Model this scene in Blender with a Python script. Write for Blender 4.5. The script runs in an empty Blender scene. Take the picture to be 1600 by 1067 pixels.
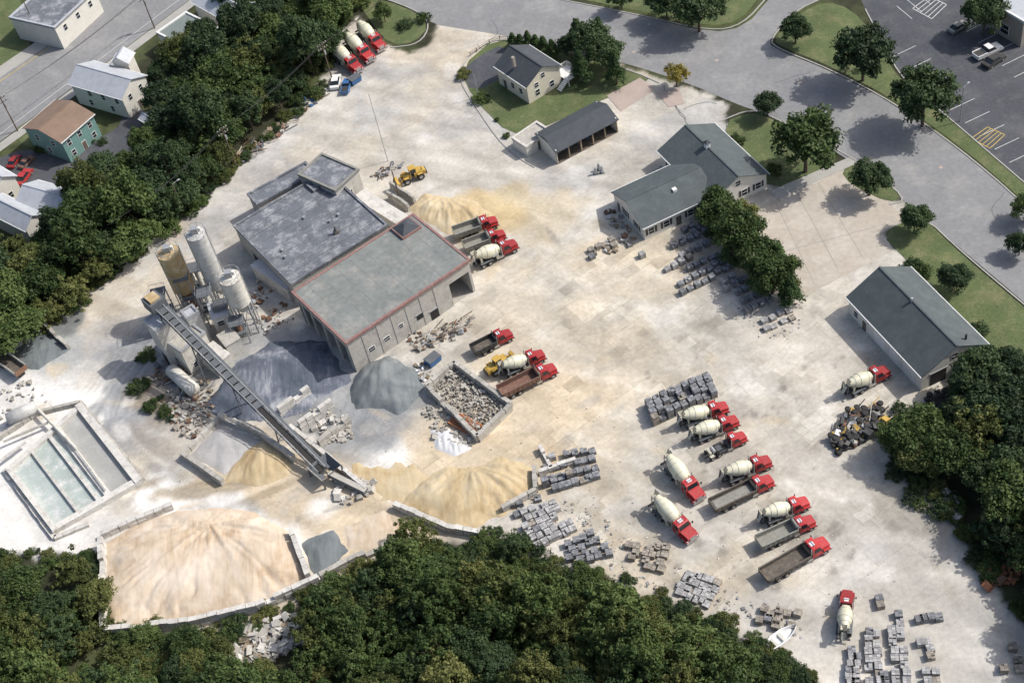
import bpy, math, random
import numpy as np
from math import radians, sin, cos, pi
from mathutils import Vector, Matrix
from mathutils.geometry import tessellate_polygon
random.seed(7); rng=np.random.default_rng(5)
scene=bpy.context.scene
# ------------------------------------------------------------------ image pixels -> metres, cast through the camera onto height z
CH=180.0; FL=2200.0; TH=radians(42.5); CT,ST=cos(TH),sin(TH); RX,RY=0.9749,0.2225
def W(u,v,z=0.0):
    dx=u-800.0; dy=v-533.5
    a=RX*dx-RY*dy; b=RY*dx+RX*dy
    k=(CH-z)/(FL*CT+b*ST)
    return Vector((a*k,(FL*ST-b*CT)*k,z))
def PW(l,z=0.0): return [W(u,v,z) for u,v in l]

# ------------------------------------------------------------------ materials
MATS={}
def nodes(name):
    m=bpy.data.materials.new(name); m.use_nodes=True
    nt=m.node_tree; b=nt.nodes['Principled BSDF']; return m,nt,b
def mat(name,col,var=.18,scale=.6,rough=.85,bump=0.0,island=0.0,metal=0.0,obj=False,scale2=6.0,objrand=0.0,stain=None,stain_amt=.5):
    if name in MATS: return MATS[name]
    m,nt,b=nodes(name); N=nt.nodes; Lk=nt.links
    if obj:
        tc=N.new('ShaderNodeTexCoord'); co=tc.outputs['Object']
    else:
        g=N.new('ShaderNodeNewGeometry'); co=g.outputs['Position']
    n1=N.new('ShaderNodeTexNoise'); n1.inputs['Scale'].default_value=scale; n1.inputs['Detail'].default_value=5; n1.inputs['Roughness'].default_value=.65
    n2=N.new('ShaderNodeTexNoise'); n2.inputs['Scale'].default_value=scale2; n2.inputs['Detail'].default_value=3
    Lk.new(co,n1.inputs['Vector']); Lk.new(co,n2.inputs['Vector'])
    ad=N.new('ShaderNodeMath'); ad.operation='ADD'; Lk.new(n1.outputs['Fac'],ad.inputs[0]); Lk.new(n2.outputs['Fac'],ad.inputs[1])
    mr=N.new('ShaderNodeMapRange'); mr.inputs['From Min'].default_value=.65; mr.inputs['From Max'].default_value=1.35
    mr.inputs['To Min'].default_value=1-var; mr.inputs['To Max'].default_value=1+var
    Lk.new(ad.outputs[0],mr.inputs['Value']); fac=mr.outputs['Result']
    def mulv(f,lo,hi,src):
        r=N.new('ShaderNodeMapRange'); r.inputs['To Min'].default_value=lo; r.inputs['To Max'].default_value=hi; Lk.new(src,r.inputs['Value'])
        mm=N.new('ShaderNodeMath'); mm.operation='MULTIPLY'; Lk.new(f,mm.inputs[0]); Lk.new(r.outputs['Result'],mm.inputs[1]); return mm.outputs[0]
    if island>0:
        g2=N.new('ShaderNodeNewGeometry'); fac=mulv(fac,1-island,1+island,g2.outputs['Random Per Island'])
    if objrand>0:
        oi=N.new('ShaderNodeObjectInfo'); fac=mulv(fac,1-objrand,1+objrand,oi.outputs['Random'])
    base=N.new('ShaderNodeRGB'); base.outputs[0].default_value=(*col,1); bc=base.outputs[0]
    if stain:
        n3=N.new('ShaderNodeTexNoise'); n3.inputs['Scale'].default_value=scale*1.7; n3.inputs['Detail'].default_value=6; n3.inputs['Roughness'].default_value=.7
        Lk.new(co,n3.inputs['Vector'])
        r3=N.new('ShaderNodeMapRange'); r3.inputs['From Min'].default_value=.48; r3.inputs['From Max'].default_value=.66; r3.inputs['To Max'].default_value=stain_amt
        Lk.new(n3.outputs['Fac'],r3.inputs['Value'])
        mx=N.new('ShaderNodeMix'); mx.data_type='RGBA'; Lk.new(r3.outputs['Result'],mx.inputs['Factor']); Lk.new(bc,mx.inputs['A']); mx.inputs['B'].default_value=(*stain,1); bc=mx.outputs['Result']
    vm=N.new('ShaderNodeVectorMath'); vm.operation='SCALE'; Lk.new(bc,vm.inputs[0]); Lk.new(fac,vm.inputs['Scale'])
    Lk.new(vm.outputs[0],b.inputs['Base Color'])
    b.inputs['Roughness'].default_value=rough; b.inputs['Metallic'].default_value=metal
    if bump>0:
        bp=N.new('ShaderNodeBump'); bp.inputs['Strength'].default_value=bump; bp.inputs['Distance'].default_value=.15
        Lk.new(n2.outputs['Fac'],bp.inputs['Height']); Lk.new(bp.outputs[0],b.inputs['Normal'])
    MATS[name]=m; return m
red=mat('red_paint',(.38,.026,.028),.18,1.5,.4,obj=True,objrand=.25,stain=(.40,.17,.15),stain_amt=.3)
cream=mat('cream_drum_paint',(.64,.62,.47),.10,.8,.45,obj=True,objrand=.08,stain=(.45,.43,.37),stain_amt=.5)
creamd=mat('cream_parts',(.48,.46,.38),.2,1.5,.5,obj=True,stain=(.28,.27,.24))
black=mat('black_steel',(.035,.035,.035),.3,2,.6,obj=True,stain=(.12,.11,.10))
rubber=mat('tyre_rubber',(.028,.027,.026),.2,3,.9,obj=True)
hub=mat('wheel_hub',(.35,.34,.32),.2,3,.5,obj=True)
chrome=mat('chrome',(.5,.5,.5),.1,3,.3,metal=.8,obj=True)
glass=mat('dark_glass',(.02,.025,.03),.1,3,.08,obj=True)
bedg=mat('bed_grey',(.25,.25,.22),.25,1,.6,obj=True,stain=(.18,.14,.1))
bedr=mat('bed_rust',(.17,.09,.065),.3,1,.8,obj=True,stain=(.28,.22,.17))
bedd=mat('bed_dark',(.10,.085,.07),.3,1,.8,obj=True,stain=(.24,.20,.15))
yellow=mat('machine_yellow',(.50,.32,.06),.2,1,.5,obj=True,stain=(.3,.22,.1))
conc=mat('cast_concrete',(.40,.38,.34),.25,.5,.9,.3,island=.15,stain=(.25,.24,.21))
concw=mat('limewashed_concrete',(.56,.54,.50),.2,.5,.9,.3,island=.12,stain=(.34,.32,.28),stain_amt=.7)
block=mat('concrete_block',(.20,.205,.215),.15,.3,.9,island=.4)
blockl=mat('light_block',(.34,.335,.33),.15,.3,.9,island=.35)
blockb=mat('brown_block',(.28,.25,.21),.15,.3,.9,island=.35)
wood=mat('pallet_wood',(.25,.20,.14),.25,2,.9,island=.3)
rust=mat('rusty_steel',(.17,.095,.06),.4,1.2,.8,island=.4)
steel=mat('galvanised_steel',(.36,.37,.38),.2,1,.45,metal=.3,island=.1)
dsteel=mat('conveyor_steel',(.10,.11,.12),.3,1,.7,island=.2)
wallw=mat('white_siding',(.64,.62,.56),.06,.5,.7,stain=(.5,.48,.42),stain_amt=.35)
wallc=mat('cream_siding',(.62,.57,.46),.06,.5,.7)
wallteal=mat('teal_siding',(.15,.27,.25),.1,.6,.7)
wallblk=mat('painted_block_wall',(.44,.42,.38),.16,.5,.9,.15,stain=(.27,.25,.22),stain_amt=.6)
shing=mat('slate_shingle',(.075,.092,.096),.25,.35,.85,.3,scale2=9,stain=(.11,.13,.125))
shingd=mat('dark_shingle',(.055,.062,.072),.25,.35,.85,.3,scale2=9,stain=(.08,.09,.095))
shingb=mat('brown_shingle',(.21,.145,.105),.2,.35,.9,.3,scale2=9)
roofm=mat('metal_roof',(.43,.45,.48),.12,.4,.5,stain=(.33,.33,.34))
roofold=mat('old_tar_roof',(.125,.135,.155),.35,.26,.85,.2,scale2=2.5,stain=(.33,.335,.355),stain_amt=.85)
roofbig=mat('grey_membrane_roof',(.185,.20,.19),.22,.14,.85,.1,scale2=1.2,stain=(.30,.285,.26),stain_amt=.7)
rooftrim=mat('red_roof_trim',(.25,.135,.12),.3,.8,.8,stain=(.3,.26,.24))
white=mat('white_trim',(.72,.72,.70),.06,1,.6)
dark=mat('painted_interior_shade',(.02,.02,.02),.3,1,.9)
polewood=mat('pole_wood',(.12,.09,.07),.3,2,.9)
asph=mat('aged_asphalt',(.215,.217,.22),.16,.08,.9,.1,scale2=1.2,stain=(.30,.295,.28),stain_amt=.7)
asphd=mat('dark_asphalt',(.066,.07,.080),.22,.12,.9,.1,scale2=1.5,stain=(.12,.12,.12),stain_amt=.6)
sidew=mat('sidewalk_concrete',(.36,.35,.32),.16,.3,.9)
pad=mat('beige_concrete_pad',(.42,.375,.315),.14,.12,.9,.05,scale2=1.1,stain=(.51,.47,.41),stain_amt=.7)
redpad=mat('red_paving',(.38,.31,.27),.15,.3,.9)
lawn=mat('lawn_grass',(.085,.112,.042),.35,.15,.95,.3,scale2=2.5,stain=(.17,.165,.08),stain_amt=.7)
wpaint=mat('white_line_paint',(.6,.6,.58),.25,1,.8)
ypaint=mat('yellow_line_paint',(.5,.37,.09),.2,1,.8)
bluem=mat('blue_paint',(.04,.12,.28),.2,1,.5,island=.2)
tank=mat('silo_silver',(.50,.50,.48),.15,.5,.45,stain=(.3,.29,.27),stain_amt=.6)
tant=mat('silo_tan',(.40,.29,.14),.2,.5,.6,stain=(.55,.48,.36),stain_amt=.7)
silow=mat('silo_white',(.60,.58,.52),.12,.5,.55,stain=(.36,.33,.28),stain_amt=.7)
orange=mat('orange_steel',(.32,.13,.06),.3,1.5,.7,island=.3)
tarp=mat('white_sheeting',(.62,.62,.62),.12,.6,.5,.3)

def sandmat(name,c1,c2,dark_,lo=.34,hi=.66,rot=-15,fine=.3):
    m,nt,b=nodes(name); N=nt.nodes; Lk=nt.links
    g=N.new('ShaderNodeNewGeometry')
    n1=N.new('ShaderNodeTexNoise'); n1.inputs['Scale'].default_value=.11; n1.inputs['Detail'].default_value=8; n1.inputs['Roughness'].default_value=.62; n1.inputs['Distortion'].default_value=.8
    mp=N.new('ShaderNodeMapping'); mp.inputs['Rotation'].default_value=(0,0,radians(rot)); mp.inputs['Scale'].default_value=(1.2,.2,1)
    n2=N.new('ShaderNodeTexNoise'); n2.inputs['Scale'].default_value=1.1; n2.inputs['Detail'].default_value=5; n2.inputs['Distortion'].default_value=.8
    Lk.new(g.outputs['Position'],n1.inputs['Vector']); Lk.new(g.outputs['Position'],mp.inputs['Vector']); Lk.new(mp.outputs[0],n2.inputs['Vector'])
    r=N.new('ShaderNodeValToRGB'); e=r.color_ramp.elements; e[0].position=lo; e[0].color=(*dark_,1); e[1].position=hi; e[1].color=(*c2,1); x=e.new((lo+hi)/2-.02); x.color=(*c1,1)
    mx=N.new('ShaderNodeMath'); mx.operation='MULTIPLY_ADD'; mx.inputs[1].default_value=1-fine; Lk.new(n1.outputs['Fac'],mx.inputs[0])
    m3=N.new('ShaderNodeMath'); m3.operation='MULTIPLY'; m3.inputs[1].default_value=fine; Lk.new(n2.outputs['Fac'],m3.inputs[0]); Lk.new(m3.outputs[0],mx.inputs[2])
    Lk.new(mx.outputs[0],r.inputs['Fac']); Lk.new(r.outputs[0],b.inputs['Base Color']); b.inputs['Roughness'].default_value=.95; b.inputs['Specular IOR Level'].default_value=.15
    n4=N.new('ShaderNodeTexNoise'); n4.inputs['Scale'].default_value=1.6; n4.inputs['Detail'].default_value=4; Lk.new(g.outputs['Position'],n4.inputs['Vector'])
    bp=N.new('ShaderNodeBump'); bp.inputs['Strength'].default_value=.16; bp.inputs['Distance'].default_value=.25; Lk.new(n4.outputs['Fac'],bp.inputs['Height']); Lk.new(bp.outputs[0],b.inputs['Normal'])
    return m
sandp=sandmat('pink_sand',(.55,.45,.34),(.64,.56,.46),(.44,.33,.22),.36,.62)
sandy=sandmat('yellow_sand',(.49,.39,.24),(.57,.49,.35),(.36,.26,.14))
gravel=sandmat('blue_gravel',(.16,.18,.185),(.25,.26,.26),(.10,.115,.12))
graveld=sandmat('slate_screenings',(.13,.145,.18),(.42,.43,.45),(.075,.09,.115),.40,.66,-50,.25)
rubblem=mat('rubble_stone',(.33,.31,.27),.3,1,.95,island=.5)

def leafmat(name,c_dark,c_mid,c_light):
    m,nt,b=nodes(name); N=nt.nodes; Lk=nt.links
    g=N.new('ShaderNodeNewGeometry'); oi=N.new('ShaderNodeObjectInfo'); at=N.new('ShaderNodeAttribute'); at.attribute_name='clump'
    a=N.new('ShaderNodeMath'); a.operation='MULTIPLY_ADD'; a.inputs[1].default_value=.28; Lk.new(g.outputs['Random Per Island'],a.inputs[0])
    c=N.new('ShaderNodeMath'); c.operation='MULTIPLY'; c.inputs[1].default_value=.34; Lk.new(at.outputs['Fac'],c.inputs[0]); Lk.new(c.outputs[0],a.inputs[2])
    d=N.new('ShaderNodeMath'); d.operation='MULTIPLY_ADD'; d.inputs[1].default_value=.5; Lk.new(oi.outputs['Random'],d.inputs[0]); Lk.new(a.outputs[0],d.inputs[2])
    r=N.new('ShaderNodeValToRGB'); e=r.color_ramp.elements; e[0].position=.15; e[0].color=(*c_dark,1); e[1].position=1.0; e[1].color=(*c_light,1); x=e.new(.55); x.color=(*c_mid,1)
    Lk.new(d.outputs[0],r.inputs['Fac']); Lk.new(r.outputs[0],b.inputs['Base Color']); b.inputs['Roughness'].default_value=.6
    b.inputs['Specular IOR Level'].default_value=.2
    t=N.new('ShaderNodeBsdfTranslucent'); Lk.new(r.outputs[0],t.inputs['Color'])
    ms=N.new('ShaderNodeMixShader'); ms.inputs[0].default_value=.25; Lk.new(b.outputs[0],ms.inputs[1]); Lk.new(t.outputs[0],ms.inputs[2])
    Lk.new(ms.outputs[0],N['Material Output'].inputs['Surface']); return m
leafA=leafmat('leaves_green',(.034,.058,.020),(.066,.104,.032),(.13,.175,.055))
leafB=leafmat('leaves_olive',(.052,.066,.022),(.105,.125,.038),(.21,.215,.075))
leafD=leafmat('leaves_dark',(.026,.046,.022),(.044,.074,.032),(.078,.118,.046))
leafY=leafmat('leaves_yellow',(.12,.11,.02),(.28,.23,.05),(.4,.32,.08))
leafC=leafmat('needles',(.032,.060,.024),(.060,.105,.036),(.11,.165,.055))
bark=mat('bark',(.10,.075,.055),.3,2,.95,obj=True)

# ------------------------------------------------------------------ mesh builder
class MB:
    def __init__(s): s.v=[];s.f=[];s.m=[];s.s=[];s.mats=[]
    def mi(s,m):
        if m not in s.mats: s.mats.append(m)
        return s.mats.index(m)
    def add(s,vs,fs,m,sm=False,M=None):
        o=len(s.v); i=s.mi(m)
        for p in vs:
            p=Vector(p); s.v.append(tuple(M@p) if M is not None else tuple(p))
        for f in fs: s.f.append([o+k for k in f]); s.m.append(i); s.s.append(sm)
    def box(s,x0,x1,y0,y1,z0,z1,m,M=None,tx=0,ty=0):
        vs=[(x0,y0,z0),(x1,y0,z0),(x1,y1,z0),(x0,y1,z0),(x0+tx,y0+ty,z1),(x1-tx,y0+ty,z1),(x1-tx,y1-ty,z1),(x0+tx,y1-ty,z1)]
        s.add(vs,[(0,3,2,1),(4,5,6,7),(0,1,5,4),(1,2,6,5),(2,3,7,6),(3,0,4,7)],m,M=M)
    def rbox(s,c,l,w,h,yaw,m,tilt=0,roll=0,z0=True):
        M=Matrix.Translation(Vector(c))@Matrix.Rotation(yaw,4,'Z')@Matrix.Rotation(tilt,4,'Y')@Matrix.Rotation(roll,4,'X')
        s.box(-l/2,l/2,-w/2,w/2,0 if z0 else -h/2,h if z0 else h/2,m,M=M)
    def lathe(s,p0,p1,prof,m,n=16,sm=True):
        p0=Vector(p0);p1=Vector(p1); d=p1-p0; q=d.normalized().to_track_quat('Z','Y').to_matrix()
        vs=[];fs=[]
        for t,r in prof:
            for k in range(n):
                a=2*pi*k/n; vs.append(p0+d*t+q@Vector((r*cos(a),r*sin(a),0)))
        for j in range(len(prof)-1):
            for k in range(n):
                fs.append((j*n+k,j*n+(k+1)%n,(j+1)*n+(k+1)%n,(j+1)*n+k))
        s.add(vs,fs,m,sm)
        s.add(vs[:n],[tuple(range(n))[::-1]],m); s.add(vs[-n:],[tuple(range(n))],m)
    def cyl(s,p0,p1,r,m,n=10,r1=None): s.lathe(p0,p1,[(0,r),(1,r if r1 is None else r1)],m,n)
    def bar(s,p0,p1,w,h,m):
        p0=Vector(p0);p1=Vector(p1);d=p1-p0;L=d.length
        q=d.normalized().to_track_quat('X','Z').to_matrix().to_4x4()
        s.box(0,L,-w/2,w/2,-h/2,h/2,m,M=Matrix.Translation(p0)@q)
    def prof(s,pr,w,m,axis='y',wtop=None,M=None,t0=None,t1=None):
        n=len(pr); vs=[]
        for sg in (-1,1):
            for a,z in pr:
                ww=wtop(a,z) if wtop else w
                t=sg*ww if t0 is None else (t0 if sg<0 else t1)
                vs.append((a,t,z) if axis=='y' else (t,a,z))
        fs=[tuple(range(n)),tuple(range(2*n-1,n-1,-1))]+[(k,n+k,n+(k+1)%n,(k+1)%n) for k in range(n)]
        s.add(vs,fs,m,M=M)
    def mesh(s,name):
        me=bpy.data.meshes.new(name); me.from_pydata(s.v,[],s.f)
        for m in s.mats: me.materials.append(m)
        me.polygons.foreach_set('material_index',s.m); me.polygons.foreach_set('use_smooth',s.s)
        me.update()
        import bmesh
        b=bmesh.new(); b.from_mesh(me); bmesh.ops.recalc_face_normals(b,faces=b.faces); b.to_mesh(me); b.free()
        return me
def link(name,me,loc=(0,0,0),yaw=0,parent=None,scale=1):
    o=bpy.data.objects.new(name,me); scene.collection.objects.link(o)
    o.location=loc; o.rotation_euler=(0,0,yaw); o.scale=(scale,)*3 if not isinstance(scale,tuple) else scale
    if parent: o.parent=parent
    return o
def empty(name,loc=(0,0,0),yaw=0):
    o=bpy.data.objects.new(name,None); scene.collection.objects.link(o); o.location=loc; o.rotation_euler=(0,0,yaw); o.empty_display_size=.5; return o
class Grp:
    def __init__(s,name,loc=(0,0,0),yaw=0): s.name=name; s.p={}; s.loc=loc; s.yaw=yaw
    def __getitem__(s,k):
        if k not in s.p: s.p[k]=MB()
        return s.p[k]
    def done(s):
        e=empty(s.name,s.loc,s.yaw)
        for k,mb in s.p.items(): link(k,mb.mesh(s.name+'_'+k),parent=e)
        return e

# ------------------------------------------------------------------ numpy helpers
def vnoise(x,y,sc,seed):
    r=np.random.default_rng(seed); T=r.random((257,257)); x=x/sc+1000; y=y/sc+1000
    xi=np.floor(x).astype(int); yi=np.floor(y).astype(int); fx=x-xi; fy=y-yi
    fx=fx*fx*(3-2*fx); fy=fy*fy*(3-2*fy); xi%=256; yi%=256
    return (T[xi,yi]*(1-fx)+T[xi+1,yi]*fx)*(1-fy)+(T[xi,yi+1]*(1-fx)+T[xi+1,yi+1]*fx)*fy
def fbm(x,y,sc,seed,o=4):
    t=0;a=1;w=0
    for i in range(o): t=t+a*vnoise(x,y,sc/2**i,seed+i); w+=a; a*=.55
    return t/w
def sdist(x,y,poly):
    P=np.array([(p[0],p[1]) for p in poly]); n=len(P); d=np.full(x.shape,1e9); ins=np.zeros(x.shape,bool)
    for i in range(n):
        a=P[i]; b=P[(i+1)%n]; ex,ey=b-a; wx=x-a[0]; wy=y-a[1]
        t=np.clip((wx*ex+wy*ey)/(ex*ex+ey*ey+1e-9),0,1); d=np.minimum(d,np.hypot(wx-t*ex,wy-t*ey))
        c=((a[1]>y)!=(b[1]>y)); xx=a[0]+(y-a[1])/(b[1]-a[1]+1e-12)*ex; ins^=(c&(x<xx))
    return np.where(ins,d,-d)
def sst(x,a,b): t=np.clip((x-a)/(b-a),0,1); return t*t*(3-2*t)

# ------------------------------------------------------------------ ground
YARD=[(520,60),(560,30),(600,70),(640,85),(672,60),(690,20),(900,60),(1000,110),(1150,160),(1130,190),(1220,300),(1320,260),(1440,330),(1375,365),(1500,490),(1555,560),(1490,620),(1400,650),(1400,720),(1480,780),(1520,860),(1600,980),(1640,1100),(1260,1110),(1200,1020),(1060,960),(950,910),(800,870),(700,850),(620,860),(480,940),(400,1010),(165,1010),(150,870),(0,865),(-150,870),(-150,640),(-20,570),(80,500),(200,400),(300,320),(370,255),(450,180),(505,130)]
def ground():
    def span(a,b,st,lo,hi): return np.concatenate([lo,np.arange(a,b,st),hi])
    xs=span(-130,140,.5,[-4000,-2000,-900,-450,-250,-170],[160,230,400,900,2000,4000])
    ys=span(65,335,.5,[-3000,-1200,-400,-100,20],[360,450,700,1400,3000,6000])
    X,Y=np.meshgrid(xs,ys,indexing='ij'); nx,ny=X.shape
    x=X.ravel(); y=Y.ravel()
    n1=fbm(x,y,14,1); n2=fbm(x,y,4,11); n3=fbm(x,y,40,21); n5=fbm(x,y,1.6,131,2)
    col=np.zeros((x.size,4)); col[:,3]=1
    forest=np.array([.04,.042,.024]); grass=np.array([.075,.088,.038])
    col[:,:3]=(forest[None]+(grass-forest)[None]*sst(n1,.4,.7)[:,None])*(.6+.8*n5)[:,None]
    base=np.array([.475,.445,.39])
    yc=np.tile(base,(x.size,1))
    def blob(u,v,r,c,s=1.0,ry=None,ang=0):
        nonlocal yc
        p=W(u,v); dx=x-p.x; dy=y-p.y
        if ry:
            a=radians(ang); dx,dy=dx*cos(a)+dy*sin(a),-dx*sin(a)+dy*cos(a); dy=dy*r/ry
        d=np.hypot(dx,dy)+ (n1-.5)*r*1.5+(n2-.5)*r*.9
        w=(1-sst(d,r*.45,r*1.1))*s
        yc=yc*(1-w[:,None])+np.array(c)[None]*w[:,None]
    def drift(seed,sc,lo,hi,c,s,asp=1,ang=0):
        nonlocal yc
        a=radians(ang); xx=x*cos(a)+y*sin(a); yy=(-x*sin(a)+y*cos(a))*asp
        w=sst(fbm(xx,yy,sc,seed,5),lo,hi)*s; yc=yc*(1-w[:,None])+np.array(c)[None]*w[:,None]
    LG=(.40,.395,.38)
    for u,v,r in [(150,500,16),(250,400,12),(60,560,14),(350,310,10),(430,240,10),(600,180,12),(560,120,8),(620,110,9),(760,180,14),(900,300,12),(1080,210,10)]: blob(u,v,r,LG,.8)
    blob(1000,420,24,(.58,.535,.46),.7); blob(860,400,14,(.58,.52,.42),.7); blob(950,560,28,(.56,.515,.435),.65); blob(1250,560,16,(.51,.465,.40),.6); blob(1000,330,14,(.53,.495,.43),.6); blob(1200,640,14,(.53,.49,.42),.6)
    blob(1400,820,16,(.35,.33,.285),.8); blob(1450,950,16,(.42,.40,.36),.7); blob(1330,700,12,(.40,.375,.325),.6); blob(1500,1020,12,(.47,.45,.41),.6); blob(1150,880,16,(.44,.42,.38),.75); blob(1250,940,14,(.48,.46,.42),.6); blob(1430,740,9,(.31,.29,.25),.7)  # right edge blobs: grey-brown ground with tree shade painted in
    drift(201,22,.50,.68,(.50,.42,.30),.55); drift(211,14,.52,.70,(.37,.345,.305),.5); drift(221,9,.56,.72,(.62,.60,.56),.55); drift(231,8,.54,.70,(.36,.33,.285),.4,3,25); drift(241,7,.54,.70,(.60,.57,.51),.4,3.5,-35)
    blob(745,330,8,(.52,.40,.22),.85); blob(800,310,6,(.52,.42,.24),.6); blob(830,335,9,(.52,.44,.30),.6); blob(790,345,5,(.50,.38,.2),.6); blob(980,400,12,(.54,.46,.33),.35); blob(800,480,10,(.52,.45,.34),.4)
    for u,v,r in [(700,690,13),(640,760,12),(560,770,12),(420,800,15),(330,830,14),(800,700,11),(850,640,10),(480,790,12),(380,770,10),(600,830,10),(520,820,10),(750,650,8),(900,620,9),(300,800,8)]: blob(u,v,r,(.545,.455,.33),.85)
    for u,v,r in [(20,770,12),(-60,740,16),(40,830,10),(130,840,11),(240,770,7),(0,640,12),(120,650,9),(60,720,8),(330,800,6),(440,850,7),(400,840,8),(500,790,5),(600,720,6),(370,810,5)]: blob(u,v,r,(.73,.715,.68),.85)
    for u,v,r in [(245,590,9),(215,640,9),(190,690,8),(200,560,8),(590,640,10),(520,640,9),(640,620,8),(400,520,8),(400,440,8),(470,560,10),(560,690,6),(330,560,9),(270,540,8)]: blob(u,v,r,(.26,.27,.28),.75)
    blob(250,680,7,(.37,.33,.28),.7); blob(235,610,5,(.26,.21,.15),.7); blob(260,640,4,(.20,.17,.12),.8)
    blob(80,540,8,(.29,.31,.31),.8); blob(110,500,5,(.16,.17,.17),.9)
    blob(340,700,5,(.45,.44,.42),.6); blob(310,765,10,(.31,.25,.165),.8,1.8,-8); blob(215,760,6,(.27,.225,.16),.8,1.6,5); blob(420,770,6,(.35,.29,.19),.6,1.4,10); blob(500,775,6,(.35,.29,.19),.5,1.2,-20)
    for k in range(100):
        u=random.uniform(560,1500); v=random.uniform(250,1040)
        blob(u,v,random.uniform(.9,4.5),random.choice([(.34,.315,.28),(.64,.62,.57),(.60,.57,.51),(.39,.36,.31),(.42,.39,.34),(.53,.44,.31)]),random.uniform(.3,.65),random.uniform(.5,2.0),random.uniform(0,180))
    for k in range(45):
        u=random.uniform(60,620); v=random.uniform(560,840)
        blob(u,v,random.uniform(1.0,4),random.choice([(.28,.26,.235),(.68,.66,.62),(.5,.42,.3),(.38,.35,.31)]),random.uniform(.3,.65),random.uniform(.5,1.8),random.uniform(0,180))
    for u,v,r in [(1150,640,4),(1170,730,5),(1230,800,5),(1060,760,3),(770,385,4),(820,570,4),(1340,600,3),(560,90,4),(1250,850,3),(1120,700,3)]: blob(u,v,r,(.25,.23,.21),.5)
    for k in range(90): blob(random.uniform(1000,1340),random.uniform(540,920),random.uniform(.3,.9),(.17,.155,.14),.5)
    tr=fbm(x*.9+y*.35,(y-.35*x)*.22,3.2,71,3); tr2=fbm((x-y*.6)*.2,(y+.6*x),3.0,81,3)
    yc*= (1+ (tr-.5)*.36 + (tr2-.5)*.40 + (n3-.5)*.22+(n2-.5)*.25+(n5-.5)*.10)[:,None]
    for (u,v,r0,r1,amp) in [(360,610,15,30,.20),(700,560,24,34,.08),(1240,560,10,22,.06)]:
        p=W(u,v); d=np.hypot(x-p.x,(y-p.y))+(n1-.5)*6; mk=sst(d,r0,r0+2)*(1-sst(d,r1-4,r1))
        yc*=(1+amp*mk*(vnoise(d*3.0,d*0+np.arctan2(y-p.y,x-p.x)*1.2,1.6,91)-.5)*2)[:,None]
    sd=sdist(x,y,PW(YARD))+(n2-.5)*3.5+(n5-.5)*1.5
    m=sst(sd,-.6,.9)
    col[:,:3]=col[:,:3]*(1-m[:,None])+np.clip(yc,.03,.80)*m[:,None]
    me=bpy.data.meshes.new('ground')
    idx=np.arange(nx*ny).reshape(nx,ny)
    q=np.stack([idx[:-1,:-1],idx[1:,:-1],idx[1:,1:],idx[:-1,1:]],-1).reshape(-1,4)
    me.vertices.add(nx*ny); me.vertices.foreach_set('co',np.stack([x,y,np.zeros_like(x)],1).ravel())
    me.loops.add(q.size); me.loops.foreach_set('vertex_index',q.ravel().astype(np.int32))
    me.polygons.add(len(q)); me.polygons.foreach_set('loop_start',np.arange(0,q.size,4,dtype=np.int32)); 
    me.update(calc_edges=True); me.validate()
    ca=me.color_attributes.new('dirt_and_shade','FLOAT_COLOR','POINT'); ca.data.foreach_set('color',col.ravel().astype(np.float32))
    sa=me.attributes.new('slab','FLOAT','POINT')
    p=W(1080,600); dd=np.hypot((x-p.x)*.8,(y-p.y))
    sa.data.foreach_set('value',((1-sst(dd,32,66))*m).astype(np.float32))
    mt,nt,b=nodes('yard_ground'); N=nt.nodes; Lk=nt.links
    at=N.new('ShaderNodeAttribute'); at.attribute_name='dirt_and_shade'; sl=N.new('ShaderNodeAttribute'); sl.attribute_name='slab'
    g=N.new('ShaderNodeNewGeometry')
    n=N.new('ShaderNodeTexNoise'); n.inputs['Scale'].default_value=1.3; n.inputs['Detail'].default_value=8; n.inputs['Roughness'].default_value=.7; Lk.new(g.outputs['Position'],n.inputs['Vector'])
    mr=N.new('ShaderNodeMapRange'); mr.inputs['From Min'].default_value=.3; mr.inputs['From Max'].default_value=.7; mr.inputs['To Min'].default_value=.82; mr.inputs['To Max'].default_value=1.14; Lk.new(n.outputs['Fac'],mr.inputs['Value'])
    nd=N.new('ShaderNodeTexNoise'); nd.inputs['Scale'].default_value=.25; Lk.new(g.outputs['Position'],nd.inputs['Vector'])
    va=N.new('ShaderNodeVectorMath'); va.operation='MULTIPLY_ADD'; Lk.new(nd.outputs['Color'],va.inputs[0]); va.inputs[1].default_value=(1.4,1.4,0); Lk.new(g.outputs['Position'],va.inputs[2])
    def slabs(rot,wd,rh,c1,c2,mo,ms,nsc,lo,hi,src):
        mp=N.new('ShaderNodeMapping'); mp.inputs['Rotation'].default_value=(0,0,radians(rot)); Lk.new(va.outputs[0],mp.inputs['Vector'])
        br=N.new('ShaderNodeTexBrick'); br.inputs['Scale'].default_value=1; br.inputs['Brick Width'].default_value=wd; br.inputs['Row Height'].default_value=rh; br.inputs['Mortar Size'].default_value=ms; br.inputs['Mortar Smooth'].default_value=.5
        br.inputs['Color1'].default_value=(*c1,1); br.inputs['Color2'].default_value=(*c2,1); br.inputs['Mortar'].default_value=(*mo,1); br.offset=.37
        Lk.new(mp.outputs[0],br.inputs['Vector'])
        nm=N.new('ShaderNodeTexNoise'); nm.inputs['Scale'].default_value=nsc; nm.inputs['Detail'].default_value=4; Lk.new(g.outputs['Position'],nm.inputs['Vector'])
        nr=N.new('ShaderNodeMapRange'); nr.inputs['From Min'].default_value=lo; nr.inputs['From Max'].default_value=hi; Lk.new(nm.outputs['Fac'],nr.inputs['Value'])
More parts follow.
